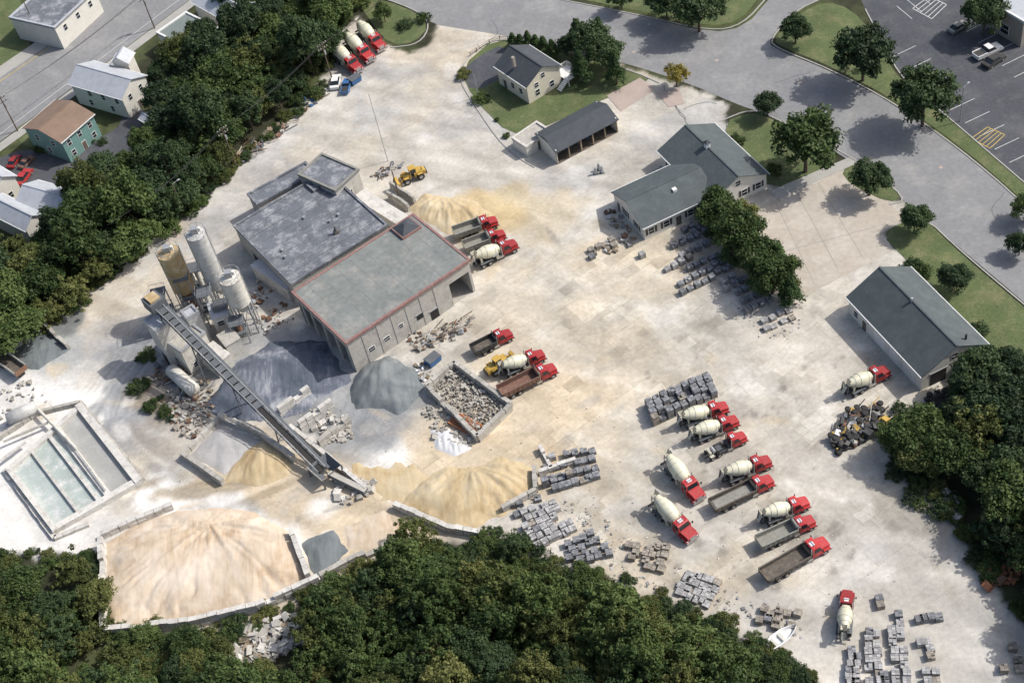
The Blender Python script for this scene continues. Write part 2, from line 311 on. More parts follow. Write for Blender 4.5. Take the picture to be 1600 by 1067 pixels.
        mm=N.new('ShaderNodeMath'); mm.operation='MULTIPLY'; Lk.new(nr.outputs['Result'],mm.inputs[0]); Lk.new(sl.outputs['Fac'],mm.inputs[1])
        mx=N.new('ShaderNodeMix'); mx.data_type='RGBA'; mx.inputs['A'].default_value=(1,1,1,1); Lk.new(br.outputs['Color'],mx.inputs['B']); Lk.new(mm.outputs[0],mx.inputs['Factor'])
        v1=N.new('ShaderNodeVectorMath'); v1.operation='MULTIPLY'; Lk.new(src,v1.inputs[0]); Lk.new(mx.outputs['Result'],v1.inputs[1]); return v1.outputs[0]
    c=slabs(-28,3.4,2.2,(.78,.77,.75),(1.15,1.15,1.14),(.80,.78,.74),.05,.11,.46,.60,at.outputs['Color'])
    c=slabs(-28,9.0,5.6,(.90,.90,.90),(1.08,1.08,1.07),(.74,.72,.68),.06,.07,.38,.58,c)
    v2=N.new('ShaderNodeVectorMath'); v2.operation='SCALE'; Lk.new(c,v2.inputs[0]); Lk.new(mr.outputs['Result'],v2.inputs['Scale'])
    Lk.new(v2.outputs[0],b.inputs['Base Color']); b.inputs['Roughness'].default_value=.95; b.inputs['Specular IOR Level'].default_value=.2
    bp=N.new('ShaderNodeBump'); bp.inputs['Strength'].default_value=.25; bp.inputs['Distance'].default_value=.1; Lk.new(n.outputs['Fac'],bp.inputs['Height']); Lk.new(bp.outputs[0],b.inputs['Normal'])
    me.materials.append(mt); link('ground',me)
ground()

def smooth(pts,n=2,closed=True):
    for _ in range(n):
        q=[]; L=len(pts)
        for i in range(L if closed else L-1):
            a=pts[i]; b=pts[(i+1)%L]; q+= [a*.75+b*.25,a*.25+b*.75]
        if not closed: q=[pts[0]]+q+[pts[-1]]
        pts=q
    return pts
def flat(name,px,z,m,sm=0):
    P=PW(px); P=smooth(P,sm) if sm else P
    P=[Vector((p.x,p.y,z)) for p in P]
    mb=MB(); mb.add(P,tessellate_polygon([P]),m)
    me=mb.mesh(name)
    for p in me.polygons:
        if p.normal.z<0: me.flip_normals(); break
    return link(name,me)
def strip(name,px,w,h,m,sm=2,z=0.0,mb=None,world=None):
    P=world or smooth(PW(px),sm,False); own=mb is None; mb=mb or MB()
    n=len(P); vs=[]
    for i,p in enumerate(P):
        d=(P[min(i+1,n-1)]-P[max(i-1,0)]); d.z=0; d.normalize(); s=Vector((-d.y,d.x,0))*w/2
        vs+=[(p.x-s.x,p.y-s.y,z),(p.x+s.x,p.y+s.y,z),(p.x+s.x,p.y+s.y,z+h),(p.x-s.x,p.y-s.y,z+h)]
    fs=[]
    for i in range(n-1):
        a=4*i;b=a+4; fs+=[(a+3,b+3,b+2,a+2)]
        if h>.03: fs+=[(a,b,b+3,a+3),(a+2,b+2,b+1,a+1)]
    mb.add(vs,fs,m)
    if own: link(name,mb.mesh(name))
ROAD=[(560,-80),(700,-50),(850,-5),(1000,25),(1110,52),(1165,42),(1205,-5),(1260,-60),(1350,-60),(1285,-2),(1240,18),(1203,60),(1205,75),(1300,112),(1400,165),(1500,235),(1600,320),(1750,480),(1760,610),(1700,560),(1600,472),(1500,388),(1420,320),(1330,250),(1200,180),(1150,163),(1080,132),(980,100),(900,80),(800,58),(720,45),(675,38),(650,18),(590,-5)]
flat('road',ROAD,.03,asph,1)
flat('parking_lot',[(1352,20),(1325,-60),(1850,-60),(1850,480),(1600,284),(1480,180),(1410,122),(1385,75)],.02,asphd,1)
LAWNS=[[(850,-12),(1000,18),(1108,43),(1156,34),(1190,-8),(1240,-70),(850,-70)],
 [(1290,2),(1330,15),(1362,50),(1385,95),(1410,128),(1480,184),(1600,288),(1760,420),(1760,468),(1602,316),(1500,228),(1400,158),(1300,105),(1212,70),(1212,58),(1248,22)],
 [(1128,192),(1178,174),(1215,190),(1335,252),(1215,305),(1150,240)],
 [(1312,266),(1348,252),(1412,305),(1390,318),(1330,290)],
 [(1375,365),(1438,335),(1500,396),(1600,480),(1720,580),(1700,720),(1560,590),(1500,490),(1415,405)],
 [(718,108),(775,58),(850,72),(985,112),(1022,128),(950,152),(850,200),(800,215),(740,155)],
 [(-80,-60),(15,-30),(62,62),(0,112),(-80,160)],[(18,205),(60,180),(70,225),(40,232)],[(560,0),(600,0),(655,22),(670,42),(650,66),(610,72),(575,30)]]
for l in LAWNS: flat('lawn',l,.045,lawn,1)
flat('driveway',[(722,112),(748,88),(790,68),(806,110),(738,147)],.06,asphd,1)
flat('office_parking_pad',[(1180,335),(1310,268),(1388,318),(1420,345),(1372,362),(1395,392),(1240,472),(1200,450)],.035,pad,0)
flat('brick_paving',[(948,150),(1000,122),(1025,140),(970,175)],.06,redpad); flat('brick_paving',[(1025,145),(1060,138),(1070,162),(1045,168)],.06,redpad)
flat('street',[(-80,180),(0,120),(155,0),(240,-70),(385,-70),(290,5),(24,204),(-60,265)],.03,asph)
flat('alley',[(-40,262),(50,228),(100,250),(212,182),(150,150),(130,125),(140,115),(250,190),(260,230),(150,290),(60,290),(-40,330)],.02,asphd,1)
flat('sidewalk',[(-80,150),(0,104),(68,58),(80,68),(0,122),(-80,172)],.06,sidew)
flat('sidewalk',[(-60,268),(24,206),(290,6),(385,-66),(398,-62),(300,12),(30,216),(-60,280)],.06,sidew)
flat('sidewalk',[(1200,300),(1330,245),(1340,255),(1215,312)],.06,sidew)
flat('sidewalk',[(1050,20),(1055,-60),(1066,-60),(1062,24)],.06,sidew)
mj=MB()
for t in (.25,.5,.75):
    a=(1180+130*t,335-67*t); b=(1235+150*t,465-85*t); strip('j',[a,b],.08,0,asph,0,.045,mb=mj)
strip('j',[(1200,400),(1385,350)],.08,0,asph,0,.046,mb=mj)
link('pavement_joints',mj.mesh('pavement_joints'))
kb=MB()
for l in [[(850,-5),(1000,24),(1110,50),(1160,40),(1200,-5)],[(1285,-2),(1242,18),(1205,60),(1208,74),(1300,110),(1400,163),(1500,233),(1600,318),(1740,465)],
  [(1725,580),(1600,476),(1500,392),(1438,333),(1375,365)],[(1125,190),(1175,170),(1215,187),(1340,250),(1420,312),(1390,320)],[(835,262),(790,235),(738,160),(715,120),(730,90),(775,58),(850,72),(985,110),(1030,130)],
  [(590,-5),(655,18),(673,40),(655,70),(610,75)],[(1352,15),(1383,75),(1410,125),(1480,182),(1600,286),(1740,400)]]:
    strip('k',l,.25,.13,sidew,2,mb=kb)
link('kerb',kb.mesh('kerb'))
mk=MB()
strip('l',[(-60,172),(0,128),(90,66)],.2,.0,ypaint,0,.07,mb=mk)
strip('l',[(-20,225),(280,0)],.12,.0,wpaint,0,.04,mb=mk)
def lines(a0,a1,d,n,m=wpaint):
    for i in range(n):
        f=i/(n-1); u=a0[0]+(a1[0]-a0[0])*f; v=a0[1]+(a1[1]-a0[1])*f
        strip('l',[(u,v),(u+d[0],v+d[1])],.12,0,m,0,.04,mb=mk)
lines((1393,90),(1600,275),(38,-18),10)
lines((1510,50),(1640,175),(45,-22),8); lines((1555,28),(1700,150),(45,-22),8); lines((1425,30),(1500,-25),(-24,-20),6)
for c,m_,w,h in [((1543,215),ypaint,24,13),((1452,12),wpaint,24,14)]:
    u,v=c; q=[(u-26,v+2),(u+4,v+h+4),(u+27,v-4),(u,v-h-3)]
    for i in range(4): strip('l',[q[i],q[(i+1)%4]],.15,0,m_,0,.04,mb=mk)
    for i in range(1,5):
        f=i/5; a=(q[0][0]*(1-f)+q[1][0]*f,q[0][1]*(1-f)+q[1][1]*f); b=(q[3][0]*(1-f)+q[2][0]*f,q[3][1]*(1-f)+q[2][1]*f)
        strip('l',[a,b],.13,0,m_,0,.041,mb=mk)
link('painted_markings',mk.mesh('painted_markings'))
mh=MB()
for u,v in [(990,82),(1470,262),(1120,95),(1250,130)]:
    p=W(u,v); mh.cyl((p.x,p.y,.03),(p.x,p.y,.05),.4,redpad,14)
link('manhole_covers',mh.mesh('manhole_covers'))
# sealed cracks in the road
mc=MB()
for k in range(16):
    u=random.uniform(720,1560); v=40+(u-720)*.33+random.uniform(-10,40) if u<1200 else 110+(u-1200)*.62+random.uniform(0,60)
    p=W(u,v); a=random.uniform(0,pi); pts=[p.copy()]
    for i in range(7): a+=random.uniform(-.5,.5); p=p+Vector((cos(a),sin(a),0))*random.uniform(.6,1.6); pts.append(p.copy())
    strip('c',None,.09,0,asphd,0,.036,mb=mc,world=pts)
link('crack_sealant',mc.mesh('crack_sealant'))

# ------------------------------------------------------------------ heaps
def heap(name,px,hmax,slope,m,res=.4,seed=1,riv=.15,und=.35,edge=2.0,rs=2.6):
    P=PW(px); xs=np.arange(min(p.x for p in P)-1,max(p.x for p in P)+1,res); ys=np.arange(min(p.y for p in P)-1,max(p.y for p in P)+1,res)
    X,Y=np.meshgrid(xs,ys,indexing='ij'); x=X.ravel();y=Y.ravel()
    d=sdist(x,y,P)+(fbm(x,y,5,seed)-.5)*edge
    h=np.where(d>0,hmax*(1-np.exp(-np.maximum(d,0)*slope/hmax)),d*.4)
    cx=np.mean([p.x for p in P]); cy=np.mean([p.y for p in P])+6
    an=np.arctan2(y-cy,x-cx); rr=np.hypot(x-cx,y-cy); w=fbm(x,y,7,seed+5)*3
    rv=np.abs(fbm(an*16+w,rr*.22+w*.2+np.zeros_like(x),rs,seed+9,3)-.5)*2; rv=1-np.minimum(rv*2.6,1)
    mod=fbm(x,y,8,seed+31)
    h=h-np.where(d>0,1,0)*rv*riv*np.clip(d/2,0,1)*np.clip(1.4-d/9,0.05,1)*sst(mod,.3,.6)
    h=h+np.where(d>0,1,0)*((fbm(x,y,9,seed+3)-.5)*hmax*und+(fbm(x,y,2.5,seed+13)-.5)*.25)*np.minimum(1,np.maximum(d,0)/4)
    h=np.maximum(h,-.3)
    nx,ny=X.shape; idx=np.arange(nx*ny).reshape(nx,ny); q=np.stack([idx[:-1,:-1],idx[1:,:-1],idx[1:,1:],idx[:-1,1:]],-1).reshape(-1,4)
    q=q[(h[q]>-.05).any(1)]
    me=bpy.data.meshes.new(name); me.from_pydata(np.stack([x,y,h],1).tolist(),[],q.tolist()); me.materials.append(m)
    me.polygons.foreach_set('use_smooth',[True]*len(me.polygons)); me.update(); link(name,me)
heap('sand_pile',[(164,850),(205,825),(275,798),(330,792),(400,800),(458,836),(476,890),(484,914),(402,952),(300,972),(168,988)],1.9,.8,sandp,.3,3,.55,.35,1.0,3.0)
heap('sand_pile',[(618,795),(660,750),(700,732),(790,708),(835,730),(842,765),(790,800),(745,838),(700,830)],2.0,.42,sandy,.3,13,.35,.6,5)
heap('sand_pile',[(355,752),(380,705),(415,685),(465,715),(455,745),(400,760)],1.6,.5,sandy,.3,23,.3,.4,3)
heap('sand_pile',[(635,328),(665,305),(735,308),(775,335),(750,355),(700,364),(655,348)],2.0,.5,sandy,.3,33,.3,.5,4)
heap('gravel_pile',[(545,604),(570,565),(610,550),(652,580),(672,608),(620,645),(560,635)],3.6,.75,gravel,.35,43,.25,.35,3)
heap('screenings_pile',[(322,630),(355,585),(420,536),(505,540),(555,595),(510,620),(455,645),(405,668),(350,655)],1.5,.45,graveld,.4,53,.25,.6,4)
heap('gravel_pile',[(20,545),(70,510),(108,545),(60,580),(25,575)],1.0,.4,gravel,.4,63,.2)
heap('sand_pile',[(535,822),(600,795),(645,830),(600,855),(545,855)],.7,.25,sandp,.4,73,.15,.5,4)
heap('gravel_pile',[(470,850),(520,830),(545,860),(500,905),(482,890)],1.2,.5,gravel,.4,83,.2)
heap('slurry_heap',[(295,712),(345,660),(410,690),(350,745)],.7,.4,mat('grey_slurry',(.38,.37,.36),.2,.4,.9,.3),.4,93,.2)
heap('white_sheeting',[(672,672),(700,668),(735,700),(712,712),(680,700)],.7,.6,tarp,.25,97,.5,1.2,1,1.2)
heap('sand_spill',[(560,730),(640,735),(690,765),(640,800),(590,790)],.45,.15,sandy,.4,103,.1,.9,6)

# ------------------------------------------------------------------ walls of big blocks
def wall(name,px,h,t=.7,m=conc,bl=1.5,z=0):
    P=PW(px); mb=MB()
    for a,b in zip(P[:-1],P[1:]):
        d=b-a; L=d.length; n=max(1,round(L/bl)); yaw=math.atan2(d.y,d.x)
        lv=max(1,round(h/.75))
        for j in range(lv):
            for i in range(n):
                if j==lv-1 and random.random()<.08: continue
                c=a+d*((i+.5+(.0 if j%2==0 else .04))/n)
                mb.rbox((c.x+random.uniform(-.07,.07),c.y+random.uniform(-.07,.07),z+j*h/lv),L/n-.05,t+random.uniform(-.03,.05),h/lv-.01,yaw+random.uniform(-.03,.03),m)
    link(name,mb.mesh(name))
wall('retaining_wall',[(163,850),(167,992),(300,978),(405,954),(502,910)],2.2,.8,concw)
wall('retaining_wall',[(160,840),(272,793)],1.4,.8,concw)
wall('retaining_wall',[(457,833),(484,905)],1.8,.8,concw)
wall('retaining_wall',[(502,905),(560,875),(625,850)],1.6,.8,conc)
wall('retaining_wall',[(618,792),(700,828),(752,838)],1.5,.8,concw)
wall('retaining_wall',[(668,612),(712,574),(800,640),(748,690),(670,612)],1.8,.7,conc)
wall('retaining_wall',[(288,714),(350,757)],1.5,.8,conc); wall('retaining_wall',[(346,655),(405,680),(462,722)],1.8,.8,conc)
wall('retaining_wall',[(288,714),(346,655)],1.0,.6,conc)
wall('retaining_wall',[(438,650),(486,615)],2.2,.8,concw); wall('retaining_wall',[(470,672),(522,635)],2.2,.8,concw); wall('retaining_wall',[(500,700),(548,660)],2.0,.8,conc)
wall('retaining_wall',[(455,670),(510,715),(575,768)],1.4,.7,concw)
wall('retaining_wall',[(785,800),(838,770),(836,735)],1.4,.7,conc)
wall('retaining_wall',[(20,548),(72,512),(108,545)],1.5,.6,conc)
wall('retaining_wall',[(842,742),(900,722)],1.2,.6,concw); wall('retaining_wall',[(845,700),(862,735)],1.2,.6,concw)
wall('jersey_barriers',[(100,470),(180,425),(250,372),(300,322)],.8,.4,conc,3)
wall('retaining_wall',[(608,310),(640,330)],2.0,.5,conc); wall('retaining_wall',[(612,295),(650,320)],2.0,.5,conc)

def basin():
    g=Grp('settling_basin'); A,B,C,D=PW([(18,738),(128,640),(218,755),(88,830)])
    def lerp(a,b,t): return a+(b-a)*t
    wm=[mat('basin_water_milky',(.40,.45,.425),.2,.25,.3,stain=(.60,.605,.58),stain_amt=.95),mat('basin_water_grey_green',(.37,.42,.39),.2,.3,.3,stain=(.58,.59,.56),stain_amt=.9),mat('basin_sludge',(.34,.34,.32),.18,.3,.6,stain=(.46,.46,.44))]
    ts=[0,.30,.54,.66,1.0]; ms=[wm[0],wm[1],wm[0],wm[2]]
    for i in range(4):
        a,b=lerp(A,B,ts[i]),lerp(A,B,ts[i+1]); c,d=lerp(D,C,ts[i+1]),lerp(D,C,ts[i])
        g['water'].add([(p.x,p.y,.45) for p in (a,d,c,b)],[(0,1,2,3)],ms[i])
    def w(a,b,t=.45,h=1.1,m=concw,dy=0):
        d=b-a; c=(a+b)/2; g['walls'].rbox((c.x,c.y,0),d.length+t*.9,t,h,math.atan2(d.y,d.x),m)
    w(A,B,1.0,1.15); w(B,C,1.3,1.3); w(C,D,1.2,1.1); w(D,A,1.0,1.25)
    for k,t in enumerate(ts[1:-1]): w(lerp(A,B,t),lerp(D,C,t),(.5,.5,1.1)[k],1.0+.02*k)
    p=W(60,640,1.6); q=W(118,700,1.6); g['pipes'].cyl(p,q,.28,silow); g['pipes'].cyl(q,W(165,765,1.5),.15,silow)
    g['pipes'].bar(W(5,690,1.4),W(75,660,1.4),.5,.15,conc); g['pipes'].bar(W(0,720,1.4),W(40,690,1.4),.6,.15,concw)
    g.done()
    wall('retaining_wall',[(-20,700),(60,648),(128,632),(226,752)],1.0,.6,conc)
    wall('retaining_wall',[(8,735),(86,842),(140,820)],.6,.8,concw)
    m2=MB(); a=W(12,655,1.7); b=W(55,635,1.7); m2.lathe(a,b,[(-.04,.4),(0,1.1),(.5,1.25),(1,1.1),(1.04,.4)],tank,18)
    for t in (.25,.75):
        c=a.lerp(b,t); m2.rbox((c.x,c.y,0),.4,1.8,1.0,math.atan2((b-a).y,(b-a).x),dsteel)
    link('horizontal_tank',m2.mesh('horizontal_tank'))
basin()
m2=MB(); a=W(268,578,1.6); b=W(303,610,1.6); m2.lathe(a,b,[(-.06,.4),(0,1.25),(1,1.25),(1.06,.4)],silow,20)
for t in (.2,.8):
    c=a.lerp(b,t); m2.rbox((c.x,c.y,0),.4,2,.8,math.atan2((b-a).y,(b-a).x),dsteel)
link('horizontal_tank',m2.mesh('horizontal_tank'))

# ------------------------------------------------------------------ buildings
def frame(K,R,L,z):
    o=W(*K,z); r=W(*R,z)-o; l=W(*L,z)-o; Lx=math.hypot(r.x,r.y); yaw=math.atan2(r.y,r.x)
    px=Vector((-sin(yaw),cos(yaw),0)); return Vector((o.x,o.y,0)),yaw,Lx,l.dot(px)
def feat(g,side,Lx,Dy,oh,it):
    f,z,w,h,k=it
    def b(part,c,zz,ww,hh,d,m):
        if side=='S': g[part].box(c-ww/2,c+ww/2,oh-d,oh+.1,zz,zz+hh,m)
        elif side=='N': g[part].box(c-ww/2,c+ww/2,Dy-oh-.1,Dy-oh+d,zz,zz+hh,m)
        elif side=='W': g[part].box(oh-d,oh+.1,c-ww/2,c+ww/2,zz,zz+hh,m)
        else: g[part].box(Lx-oh-.1,Lx-oh+d,c-ww/2,c+ww/2,zz,zz+hh,m)
    c=(Lx if side in 'SN' else Dy)*f
    if k in 'ws':
        b('windows',c,z-.1,w+.25,h+.2,.05,white); b('windows',c,z,w,h,.08,glass); b('windows',c,z+h/2-.04,w,.08,.1,white)
        if k=='s':
            b('shutters',c-w/2-.4,z-.05,.42,h+.1,.07,black); b('shutters',c+w/2+.4,z-.05,.42,h+.1,.07,black)
    elif k=='d': b('doors',c,.02,w+.2,h+.1,.05,white); b('doors',c,.02,w,h,.09,bedd)
    elif k=='g': b('doors',c,.02,w,h,.06,white); [b('doors',c,.3+i*h/4,w-.1,.05,.08,steel) for i in range(4)]
    elif k=='o': b('painted_openings',c,z,w,h,.04,dark); b('painted_openings',c,z+h,w+.4,.2,.12,steel)  # dark panel on the wall, interior shade painted in place of a recess
def building(name,K,R,L,ze,rise,ridge,wm,rm,feats={},oh=.4,trim=white,parapet=None,extra=None):
    o,yaw,Lx,Dy=frame(K,R,L,ze); g=Grp(name,o,yaw)
    if rise==0:
        g['walls'].box(oh,Lx-oh,oh,Dy-oh,0,ze-.25,wm); g['roof'].box(0,Lx,0,Dy,ze-.25,ze,rm)
        if parapet:
            t=.45;h=.3
            g['parapet'].box(0,Lx,0,t,ze+.002,ze+h,parapet);g['parapet'].box(0,Lx,Dy-t,Dy,ze+.002,ze+h,parapet)
            g['parapet'].box(0,t,t,Dy-t,ze+.002,ze+h,parapet);g['parapet'].box(Lx-t,Lx,t,Dy-t,ze+.002,ze+h,parapet)
    else:
        S=Dy if ridge=='x' else Lx; T=Lx if ridge=='x' else Dy
        ax='x' if ridge=='x' else 'y'; k=rise*oh/(S/2)
        pr=[(oh,0),(S-oh,0),(S-oh,ze+k-.15),(S/2,ze+rise-.15),(oh,ze+k-.15)]
        g['walls'].prof(pr,1,wm,axis=ax,t0=oh,t1=T-oh)
        th=.14
        for sgn in (0,1):
            e=0 if sgn==0 else S
            pr=[(e,ze),(S/2,ze+rise),(S/2,ze+rise-th),(e,ze-th)]
            g['roof'].prof(pr,1,rm,axis=ax,t0=0,t1=T)
        if ax=='x':
            g['roof'].box(0,T,S/2-.15,S/2+.15,ze+rise-.05,ze+rise+.05,rm)
            g['gutters'].box(0,T,-.14,-.003,ze-.2,ze-.02,trim); g['gutters'].box(0,T,S+.003,S+.14,ze-.2,ze-.02,trim)
        else:
            g['roof'].box(S/2-.15,S/2+.15,0,T,ze+rise-.05,ze+rise+.05,rm)
            g['gutters'].box(-.14,-.003,0,T,ze-.2,ze-.02,trim); g['gutters'].box(S+.003,S+.14,0,T,ze-.2,ze-.02,trim)
    for sd,l in feats.items():
        for it in l: feat(g,sd,Lx,Dy,oh,it)
    if extra: extra(g,Lx,Dy,ze)
    g.done(); return o,yaw,Lx,Dy
def ex(g,Lx,Dy,ze):
    g['vents'].cyl((Lx*.72,1.5,ze+1.2),(Lx*.72,1.5,ze+3.2),.18,black); g['vents'].box(Lx*.49-.2,Lx*.49+.2,Dy*.55,Dy*.55+.4,ze+3.5,ze+4.2,steel)
    for y in (3,9,15): g['downpipes'].box(.28,.4,y,y+.12,0,ze,white)
building('warehouse',(1440,590),(1546,538),(1309,470),3.9,3.6,'y',wallw,shing,{'W':[(.18,.02,3,2.9,'g'),(.36,.02,3,2.9,'g'),(.56,.02,3,2.9,'g'),(.76,0,1.1,2.1,'d'),(.88,1.1,1,1.1,'w')],'S':[(.28,0,3,2.9,'o'),(.62,1,1.1,1.2,'w'),(.5,4.3,1,1,'w')],'E':[(.3,1,1,1.2,'w'),(.7,1,1,1.2,'w')]},extra=ex)
def exo(g,Lx,Dy,ze):
    g['vents'].box(Lx*.5-.5,Lx*.5+.5,Dy*.55,Dy*.55+1,ze+2.4,ze+3.9,white,tx=.1,ty=.1); g['vents'].box(Lx*.5-.6,Lx*.5+.6,Dy*.55-.1,Dy*.55+1.1,ze+3.9,ze+4.3,shingd,tx=.45,ty=.45)
    for x in (3,9): g['vents'].box(x,x+.5,2,2.5,ze+.7,ze+1.3,white)
building('office_building',(1108,318),(1202,272),(1022,238),3.5,3.0,'y',wallw,shing,{'S':[(.17,1,1.1,1.3,'s'),(.38,0,1.1,2.1,'d'),(.6,1,1.1,1.3,'s'),(.83,1,1.1,1.3,'s'),(.5,4,1,1,'w')],'E':[(f,1,1.1,1.3,'s') for f in (.15,.35,.55,.75)],'W':[(.8,1,1.1,1.3,'s')]},extra=exo)
def exw(g,Lx,Dy,ze): g['vents'].box(Lx*.55,Lx*.55+.8,Dy*.3,Dy*.3+.8,ze+1.0,ze+1.9,white)
building('office_wing',(1004,358),(1122,303),(948,303),3.4,2.3,'x',wallw,shing,{'S':[(.12,1,1.1,1.3,'s'),(.32,1,1.1,1.3,'s'),(.48,0,1.1,2.1,'d'),(.64,1,1.1,1.3,'s'),(.8,1,1.1,1.3,'s')],'W':[(.25,1,1.1,1.3,'s'),(.6,1,1.1,1.3,'s'),(.82,0,1,2.1,'d')]},extra=exw)
def exh(g,Lx,Dy,ze):
    d=g['deck']; d.box(Lx-.2,Lx+3.2,-1.6,2.8,1.5,1.65,white)
    for x in (Lx,Lx+3.1):
        for y in (-1.5,2.7): d.box(x-.08,x+.08,y-.08,y+.08,0,2.6,white)
    for s in [((Lx,-1.55),(Lx+3.15,-1.55)),((Lx+3.15,-1.55),(Lx+3.15,2.75)),((Lx,2.75),(Lx+3.15,2.75))]:
        (a,b),(c,e)=s; d.bar((a,b,2.6),(c,e,2.6),.12,.1,white)
        n=12
        for i in range(n): t=i/n; d.box(a+(c-a)*t-.03,a+(c-a)*t+.03,b+(e-b)*t-.03,b+(e-b)*t+.03,1.65,2.55,white)
    for i in range(6): d.box(Lx-.6-.35*i,Lx-.25-.35*i,-1.6,-.4,1.3-.22*i,1.45-.22*i,white)
    g['chimney'].box(1.5,2.1,Dy*.5,Dy*.5+.6,ze+1.5,ze+3.8,blockb)
building('house',(822,138),(878,103),(784,96),4.6,2.6,'y',wallc,shingd,{'S':[(.3,1,1,1.3,'w'),(.7,1,1,1.3,'w'),(.5,4.4,.9,1,'w'),(.3,3,.9,1,'w')],'W':[(.25,1.6,1,1.2,'w'),(.5,1.6,1,1.2,'w'),(.75,0,1,2.2,'d')]},extra=exh)
def shed():
    K,R,L,ze=(868,240),(967,187),(839,207),3.2
    o,yaw,Lx,Dy=frame(K,R,L,ze); g=Grp('equipment_shed',o,yaw)
    g['walls'].box(.3,Lx-.3,Dy-.5,Dy-.3,0,ze,wallw); g['walls'].box(.3,.5,.35,Dy-.5,0,ze+.3,wallw); g['walls'].box(Lx-.5,Lx-.3,.35,Dy-.5,0,ze+.3,wallw)
    for i in range(6):
        x=.4+i*(Lx-.8)/5; g['posts'].box(x-.12,x+.12,.35,.6,0,ze-.1,wood)
    g['walls'].box(.3,Lx-.3,.36,.58,ze-.5,ze-.05,wallw)
    for e in (0,Dy): g['roof'].prof([(e,ze),(Dy/2,ze+1.6),(Dy/2,ze+1.45),(e,ze-.15)],1,shingd,axis='x',t0=0,t1=Lx)
    g['floor'].box(.3,Lx-.3,.3,Dy-.3,.03,.05,bedd)
    for i in range(5): g['stored_drums'].cyl((2+i*2.3,3,.05),(2+i*2.3,3,1.0),.35,bluem if i%2 else dsteel)
    g.done()
shed()
building('pump_house',(822,232),(862,205),(806,212),2.4,0,'x',wallw,conc,{'S':[(.5,0,.9,2,'d')]},.1,parapet=concw)
def mainb():
    K,R,L,ze=(540,537),(735,406),(447,462),8.0
    o,yaw,Lx,Dy=frame(K,R,L,ze); g=Grp('block_plant_building',o,yaw); xe=Lx-5.2
    wl=g['walls']
    wl.box(.3,xe,.3,.6,0,ze-.3,wallblk); wl.box(xe-.3,xe,.6,Dy-.4,0,ze-.3,wallblk); wl.box(.3,Lx-.3,Dy-.6,Dy-.3,0,ze-.3,wallblk)
    wl.box(xe,Lx-.3,.3,.6,ze-2.6,ze-.3,wallblk); wl.box(Lx-.8,Lx-.3,.3,1.6,0,ze-2.6,wallblk); wl.box(Lx-.6,Lx-.3,1.6,Dy-.6,0,ze-.3,wallblk)
    for i in range(1,7): x=.3+i*(xe-.3)/7; wl.box(x-.2,x+.2,.22,.3,0,ze-.4,wallblk)
    wl.box(.3,.6,.6,Dy-.6,ze-2.2,ze-.3,wallblk)
    for f in (.02,.25,.5,.75,.95): wl.box(.3,.6,.6+f*(Dy-1.8),1.2+f*(Dy-1.8),0,ze-2.2,wallblk)
    wl.box(4,4.2,.6,Dy-.6,0,ze-.3,bedd)
    g['floor'].box(.6,Lx-.6,.6,Dy-.6,.02,.05,conc)
    g['roof'].box(.4,Lx-.4,.4,Dy-.4,ze-.3,ze,roofbig)
    for a in ((-.05,Lx+.05,-.05,.4),(-.05,Lx+.05,Dy-.4,Dy+.05),(-.05,.4,.4,Dy-.4),(Lx-.4,Lx+.05,.4,Dy-.4)): g['roof_edge'].box(*a,ze-.35,ze+.12,rooftrim)
    for i in range(1,9): x=i*Lx/9; g['roof_seams'].box(x-.04,x+.04,.42,Dy-.42,ze,ze+.02,mat('roof_seam',(.21,.22,.21),.3,.3))
    x0,x1,y0,y1=Lx*.80,Lx*.80+4.2,Dy-4.4,Dy-.5
    g['cupola'].box(x0,x1,y0,y1,ze,ze+.5,rooftrim); g['cupola'].box(x0+.2,x1-.2,y0+.2,y1-.2,ze+.5,ze+1.5,shingd,tx=1.6,ty=1.5)
    for it in [(.16,2.4,1.2,.9,'w'),(.40,3.2,.8,.8,'w'),(.55,2.2,1.6,1.2,'o'),(.66,0,2.0,2.2,'o'),(.28,2.4,1.2,.9,'w')]: feat(g,'S',Lx,Dy,.3,it)
    g.done()
mainb()
def exb(g,Lx,Dy,ze):
    g['chimney'].cyl((Lx*.62,Dy*.25,ze),(Lx*.62,Dy*.25,ze+1.6),.25,dsteel); g['chimney'].box(Lx*.62-.4,Lx*.62+.4,Dy*.25-.4,Dy*.25+.4,ze,ze+.6,bedd)
    for i in range(5):
        x=random.uniform(2,Lx-3);y=random.uniform(2,Dy-3); g['roof_vents'].box(x,x+.5,y,y+.5,ze,ze+.5,steel)
    for i in range(1,8): y=i*Dy/8; g['roof_seams'].box(.46,Lx-.46,y-.06,y+.06,ze,ze+.02,mat('tar_seam',(.10,.105,.115),.5,.4))
building('old_block_building',(455,446),(607,352),(370,350),6.0,0,'x',wallblk,roofold,{'W':[(.3,1,2,1.5,'w'),(.7,0,2.5,2.8,'o')],'S':[(.2,0,2,2.5,'o')]},.2,parapet=roofold,extra=exb)
building('old_block_annex',(490,300),(525,278),(478,290),6.3,0,'x',wallblk,roofold,{},.2,parapet=roofold)
building('block_building_tower',(524,300),(562,265),(478,262),7.2,0,'x',wallblk,roofold,{'S':[(.5,3.6,1,1,'w'),(.3,.0,1.2,2.2,'d')],'E':[(.5,2.5,1,1,'w')]},.2,parapet=bedg)
building('side_annex',(402,322),(495,270),(388,303),5.2,0,'x',wallblk,roofold,{'W':[(.5,1,1,1,'w')]},.2,parapet=roofold)
building('lean_to',(447,452),(462,440),(404,404),3.6,0,'x',concw,roofm,{'S':[(.5,0,1,2,'o')]},.15)
building('loading_annex',(622,352),(640,338),(562,300),4.0,0,'x',concw,concw,{},.15)
